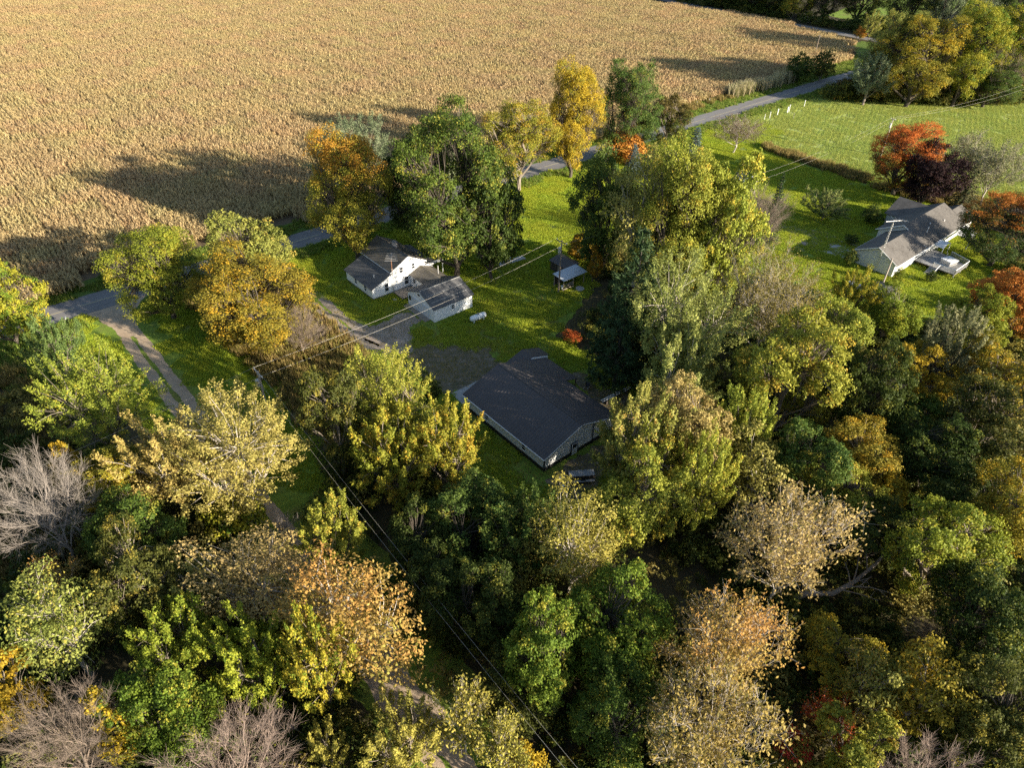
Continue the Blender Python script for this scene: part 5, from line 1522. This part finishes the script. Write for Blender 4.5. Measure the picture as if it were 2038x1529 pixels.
# little dark shed by the ranch lawn
t = empty('garden_shed', 'little low shed with dark roof on the ranch lawn by the power pole', 'shed', (121.6, 39.0, 0))
mb = MB(); prism(mb, [(37.2, 0), (40.8, 0), (40.8, 1.75), (39, 2.1), (37.2, 1.75)], 'x', 119.8, 123.1); fix(wb(mb, 'wall', M_TANW, t))
mb = MB(); roof_plane(mb, 'x', 119.5, 123.5, 39, 2.35, 36.9, 1.8, .07); roof_plane(mb, 'x', 119.5, 123.5, 39, 2.35, 41.1, 1.8, .07); fix(wb(mb, 'roof', M_SH2, t))
wb(MB().box(119.74, 38.5, .05, 119.795, 39.4, 1.65), 'door', M_DOOR, t)
for k, (x, y, lab) in enumerate(((121.0, 44.6, 'left faded blue drum half hidden by yellow leaves near the shed'), (121.2, 42.9, 'right faded blue drum half hidden by yellow leaves near the shed'))):
    t = empty('drum', lab, 'drum', (x, y, 0), group='faded blue drums near the little shed')
    MB().tube([(0, 0, 0), (0, 0, .3), (0, 0, .32), (0, 0, .6), (0, 0, .62), (0, 0, .9)], [.5, .5, .53, .53, .5, .5], 14).build('body', M_BLUE, t)
    MB().tube([(0, 0, .9), (0, 0, .96)], [.52, .45], 14).build('lid', M_BLUE, t)
# far house glimpsed through the trees
t = empty('far_house', 'far white house half hidden by trees at the top right', 'house', (392, 140, 0))
mb = MB(); prism(mb, [(-5, 0), (5, 0), (5, 3.2), (0, 6), (-5, 3.2)], 'y', -7, 7); fix(mb.build('wall', M_WHITE, t))
mb = MB(); roof_plane(mb, 'y', -7.4, 7.4, 0, 6.3, -5.5, 3.2); roof_plane(mb, 'y', -7.4, 7.4, 0, 6.3, 5.5, 3.2); fix(mb.build('roof', M_SH3, t))
for y in (-3.5, 0, 3.5):
    wo = MB().box(-5.06, y - .5, 1, -5.004, y + .5, 2.4).build('window', M_GLASS, t)

# ------------------------------------------------------------------ poles and wires
def power_pole(x, y, h, label, arm=2.6, az=R(90), pale=False, can=False, lean=(0, 0), brace=True):
    p = empty('power_pole', label, 'utility pole', (x, y, 0), 0, 'utility poles of the overhead line')
    m = M_POLEPALE if pale else M_POLE
    MB().tube([(0, 0, -.3), (lean[0] * .5, lean[1] * .5, h * .5), (lean[0], lean[1], h)], [.17, .14, .11], 10).build('pole', m, p)
    if arm:
        c, s = math.cos(az), math.sin(az)
        z = h - .35
        MB().add([(-c * arm / 2 - s * .06, -s * arm / 2 + c * .06, z), (c * arm / 2 - s * .06, s * arm / 2 + c * .06, z), (c * arm / 2 + s * .06, s * arm / 2 - c * .06, z), (-c * arm / 2 + s * .06, -s * arm / 2 - c * .06, z),
                  (-c * arm / 2 - s * .06, -s * arm / 2 + c * .06, z + .14), (c * arm / 2 - s * .06, s * arm / 2 + c * .06, z + .14), (c * arm / 2 + s * .06, s * arm / 2 - c * .06, z + .14), (-c * arm / 2 + s * .06, -s * arm / 2 - c * .06, z + .14)],
                 [(0, 3, 2, 1), (4, 5, 6, 7), (0, 1, 5, 4), (1, 2, 6, 5), (2, 3, 7, 6), (3, 0, 4, 7)]).build('cross_arm', m, p)
        for q in (-1, 1):
            MB().tube([(q * c * arm * .45, q * s * arm * .45, z + .14), (q * c * arm * .45, q * s * arm * .45, z + .36)], [.07, .05], 8).build('insulator', M_INS, p)
            if brace: MB().tube([(0, 0, z - .8), (q * c * arm * .28, q * s * arm * .28, z)], .025, 4).build('brace', M_STEEL, p)
    if can:
        MB().tube([(-.32, .1, h - 2.3), (-.32, .1, h - 1.25), (-.32, .1, h - 1.18)], [.25, .25, .18], 12).build('transformer', M_STEEL, p)
    return p
power_pole(22, 74, 9.6, 'wooden power pole with cross arm rising behind the largest pale gold tree', can=True, pale=True)
power_pole(77.3, 76.4, 10.1, 'dark power pole with transformer beside the tin roofed open shed', can=True)
power_pole(130, 73.2, 9.6, 'power pole whose top shows above the pinkish bare tree', pale=True)
power_pole(193.4, 75.4, 9.6, 'pale power pole in the hayfield behind the red orange maple', can=True, pale=True, arm=1.2, brace=False)
power_pole(123.2, 40.1, 6.8, 'bare power pole rising from the little dark shed at the ranch house', arm=0, pale=True, lean=(.2, .1))
power_pole(282.3, 147.4, 7.2, 'dark pole standing at the edge of the corn by the far bend', arm=.9, brace=False)
def wire(a, b, sag, label, mat=M_WIRE, r=.011, group='overhead wires'):
    a, b = Vector(a), Vector(b)
    n = 14
    pts = []
    for i in range(n + 1):
        t = i / n
        p = a.lerp(b, t)
        p.z -= sag * 4 * t * (1 - t)
        pts.append(p)
    mb = MB().tube(pts, r, 5)
    o = mb.build('overhead_wire', mat)
    tag(o, label, 'wire', group)
    return o
zA, zB, zC, zD = 9.6, 10.1, 9.6, 9.6
for s, w in ((1.17, 'upper'), (-1.17, 'lower')):
    wire((22, 74 + s, zA), (77.3, 76.4 + s, zB), 1.0, w + ' wire from the wooden pole over the drive to the shed pole')
    wire((22, 74 + s, zA), (-34, 71.5 + s, 9.2), 1.0, w + ' wire running left from the wooden pole over the lime yellow tree')
    wire((77.3, 76.4 + s, zB), (130, 73.2 + s, zC), 1.0, w + ' wire passing behind the big grove from the shed pole')
    wire((130, 73.2 + s, zC), (193.4, 75.4 + s * .45, zD), 1.1, w + ' wire over the sunny lawn towards the hayfield pole')
    wire((193.4, 75.4 + s * .45, zD), (258, 66.5 + s, 9.5), 1.1, w + ' wire leaving the hayfield pole for the right edge')
for s, w in ((-.38, 'left'), (.38, 'right')):
    wire((22 + s, 73.6, 8.7), (19.4 + s, 14, 8.6), .9, w + ' wire dropping down the shaded lane to the bottom edge', r=.011)
wire((123.4, 40.2, 6.3), (129.9, 46.6, 3.4), .3, 'black service wire from the bare pole to the ranch house wall', M_DWIRE, .016)
wire((123.4, 40.2, 6.6), (131, 73, 8.2), .8, 'thin black wire from the bare pole over the gravel turnaround', M_DWIRE, .014)

# roadside posts and mailbox
t = empty('mailbox', 'mailbox on a pale post at the road mouth of the dirt drive', 'mailbox', (7.4, 118.3, 0))
MB().box(-.06, -.06, 0, .06, .06, 1.1).build('post', M_POLEPALE, t)
MB().box(-.5, -.04, 1.02, .5, .04, 1.1).build('bracket', M_POLEPALE, t)
for x in (-.32, .32):
    b = MB().tube([(x, -.28, 1.24), (x, .3, 1.24)], [.15, .15], 12).build('box', M_STEEL, t)
for i, (x, y, h, r, lab) in enumerate((
    (194.7, 112.0, 1.7, .06, 'leftmost thin white marker post along the hayfield edge'),
    (197.3, 111.9, 1.9, .08, 'second white marker post from the left along the hayfield edge'),
    (201.8, 112.2, 1.9, .14, 'thick white post in the middle of the hayfield edge row'),
    (206.4, 111.7, 1.8, .15, 'left one of the paired white posts along the hayfield edge'),
    (207.6, 111.9, 2.2, .10, 'right one of the paired white posts along the hayfield edge'),
    (216.5, 112.1, 2.0, .09, 'rightmost white post alone along the hayfield edge'),
    (202.6, 107.3, 1.8, .05, 'thin grey stake just inside the hayfield below the paired posts'),
    (189.3, 132.8, 1.5, .07, 'left pale post in front of the corn across the road'),
    (195.1, 132.4, 1.5, .09, 'right pale post in front of the corn across the road'))):
    t = empty('marker_post', lab, 'post', (x, y, 0), 0, 'pale posts along the road')
    m = M_POLEPALE if 'grey' in lab or 'pale' in lab else M_TRIM
    MB().tube([(0, 0, -.2), (0, 0, h - .1)], r, 8).build('post', m, t)
    MB().tube([(0, 0, h - .1), (0, 0, h)], [r * 1.25, r * .7], 8).build('cap', m, t)
t = empty('roadside_litter', 'small white board lying in the verge below the reeds', 'board', (223.3, 128.6, 0), R(35))
MB().box(-1.1, -.3, .1, 1.1, .3, .22).build('board', M_TRIM, t)

# ------------------------------------------------------------------ trees
for sp, pal, x, y, r, h, lab in TREES:
    plant(sp, pal, x, y, r, h, lab)

# leaning dead tree in the lower right wood
t = empty('dead_tree', 'grey dead tree leaning low to the right under the tan half bare tree', 'tree', (51.6, 13.9, 0))
P = [(-.4, .3, .3), (1.2, -1.0, 1.9), (3.0, -2.8, 2.2), (5.6, -3.6, 2.9), (8.2, -4.1, 4.0), (10.2, -4.3, 5.6)]
MB().tube(P, [.34, .30, .27, .22, .16, .08], 8).build('trunk', BARK, t)
drng = np.random.default_rng(4)
mb = MB()
for k in range(15):
    s = drng.uniform(.45, 1)
    i = min(4, int(s * 5)); a = Vector(P[i]).lerp(Vector(P[i + 1]), s * 5 - i)
    d = Vector((drng.uniform(.2, 1.2), drng.normal() * .8, drng.uniform(.1, 1.1))).normalized()
    L = drng.uniform(2.0, 4.4)
    m = a + d * L * .5 + Vector((0, 0, .25))
    e = m + (d + Vector(drng.normal(size=3) * .35)).normalized() * L * .5
    mb.tube([a, m, e], [.09, .06, .03], 4)
    for q in range(3):
        f = m.lerp(e, drng.uniform(0, .8))
        mb.tube([f, f + (d + Vector(drng.normal(size=3) * .7)).normalized() * drng.uniform(.5, 1.2)], [.03, .012], 3)
mb.build('branches', BARK, t)
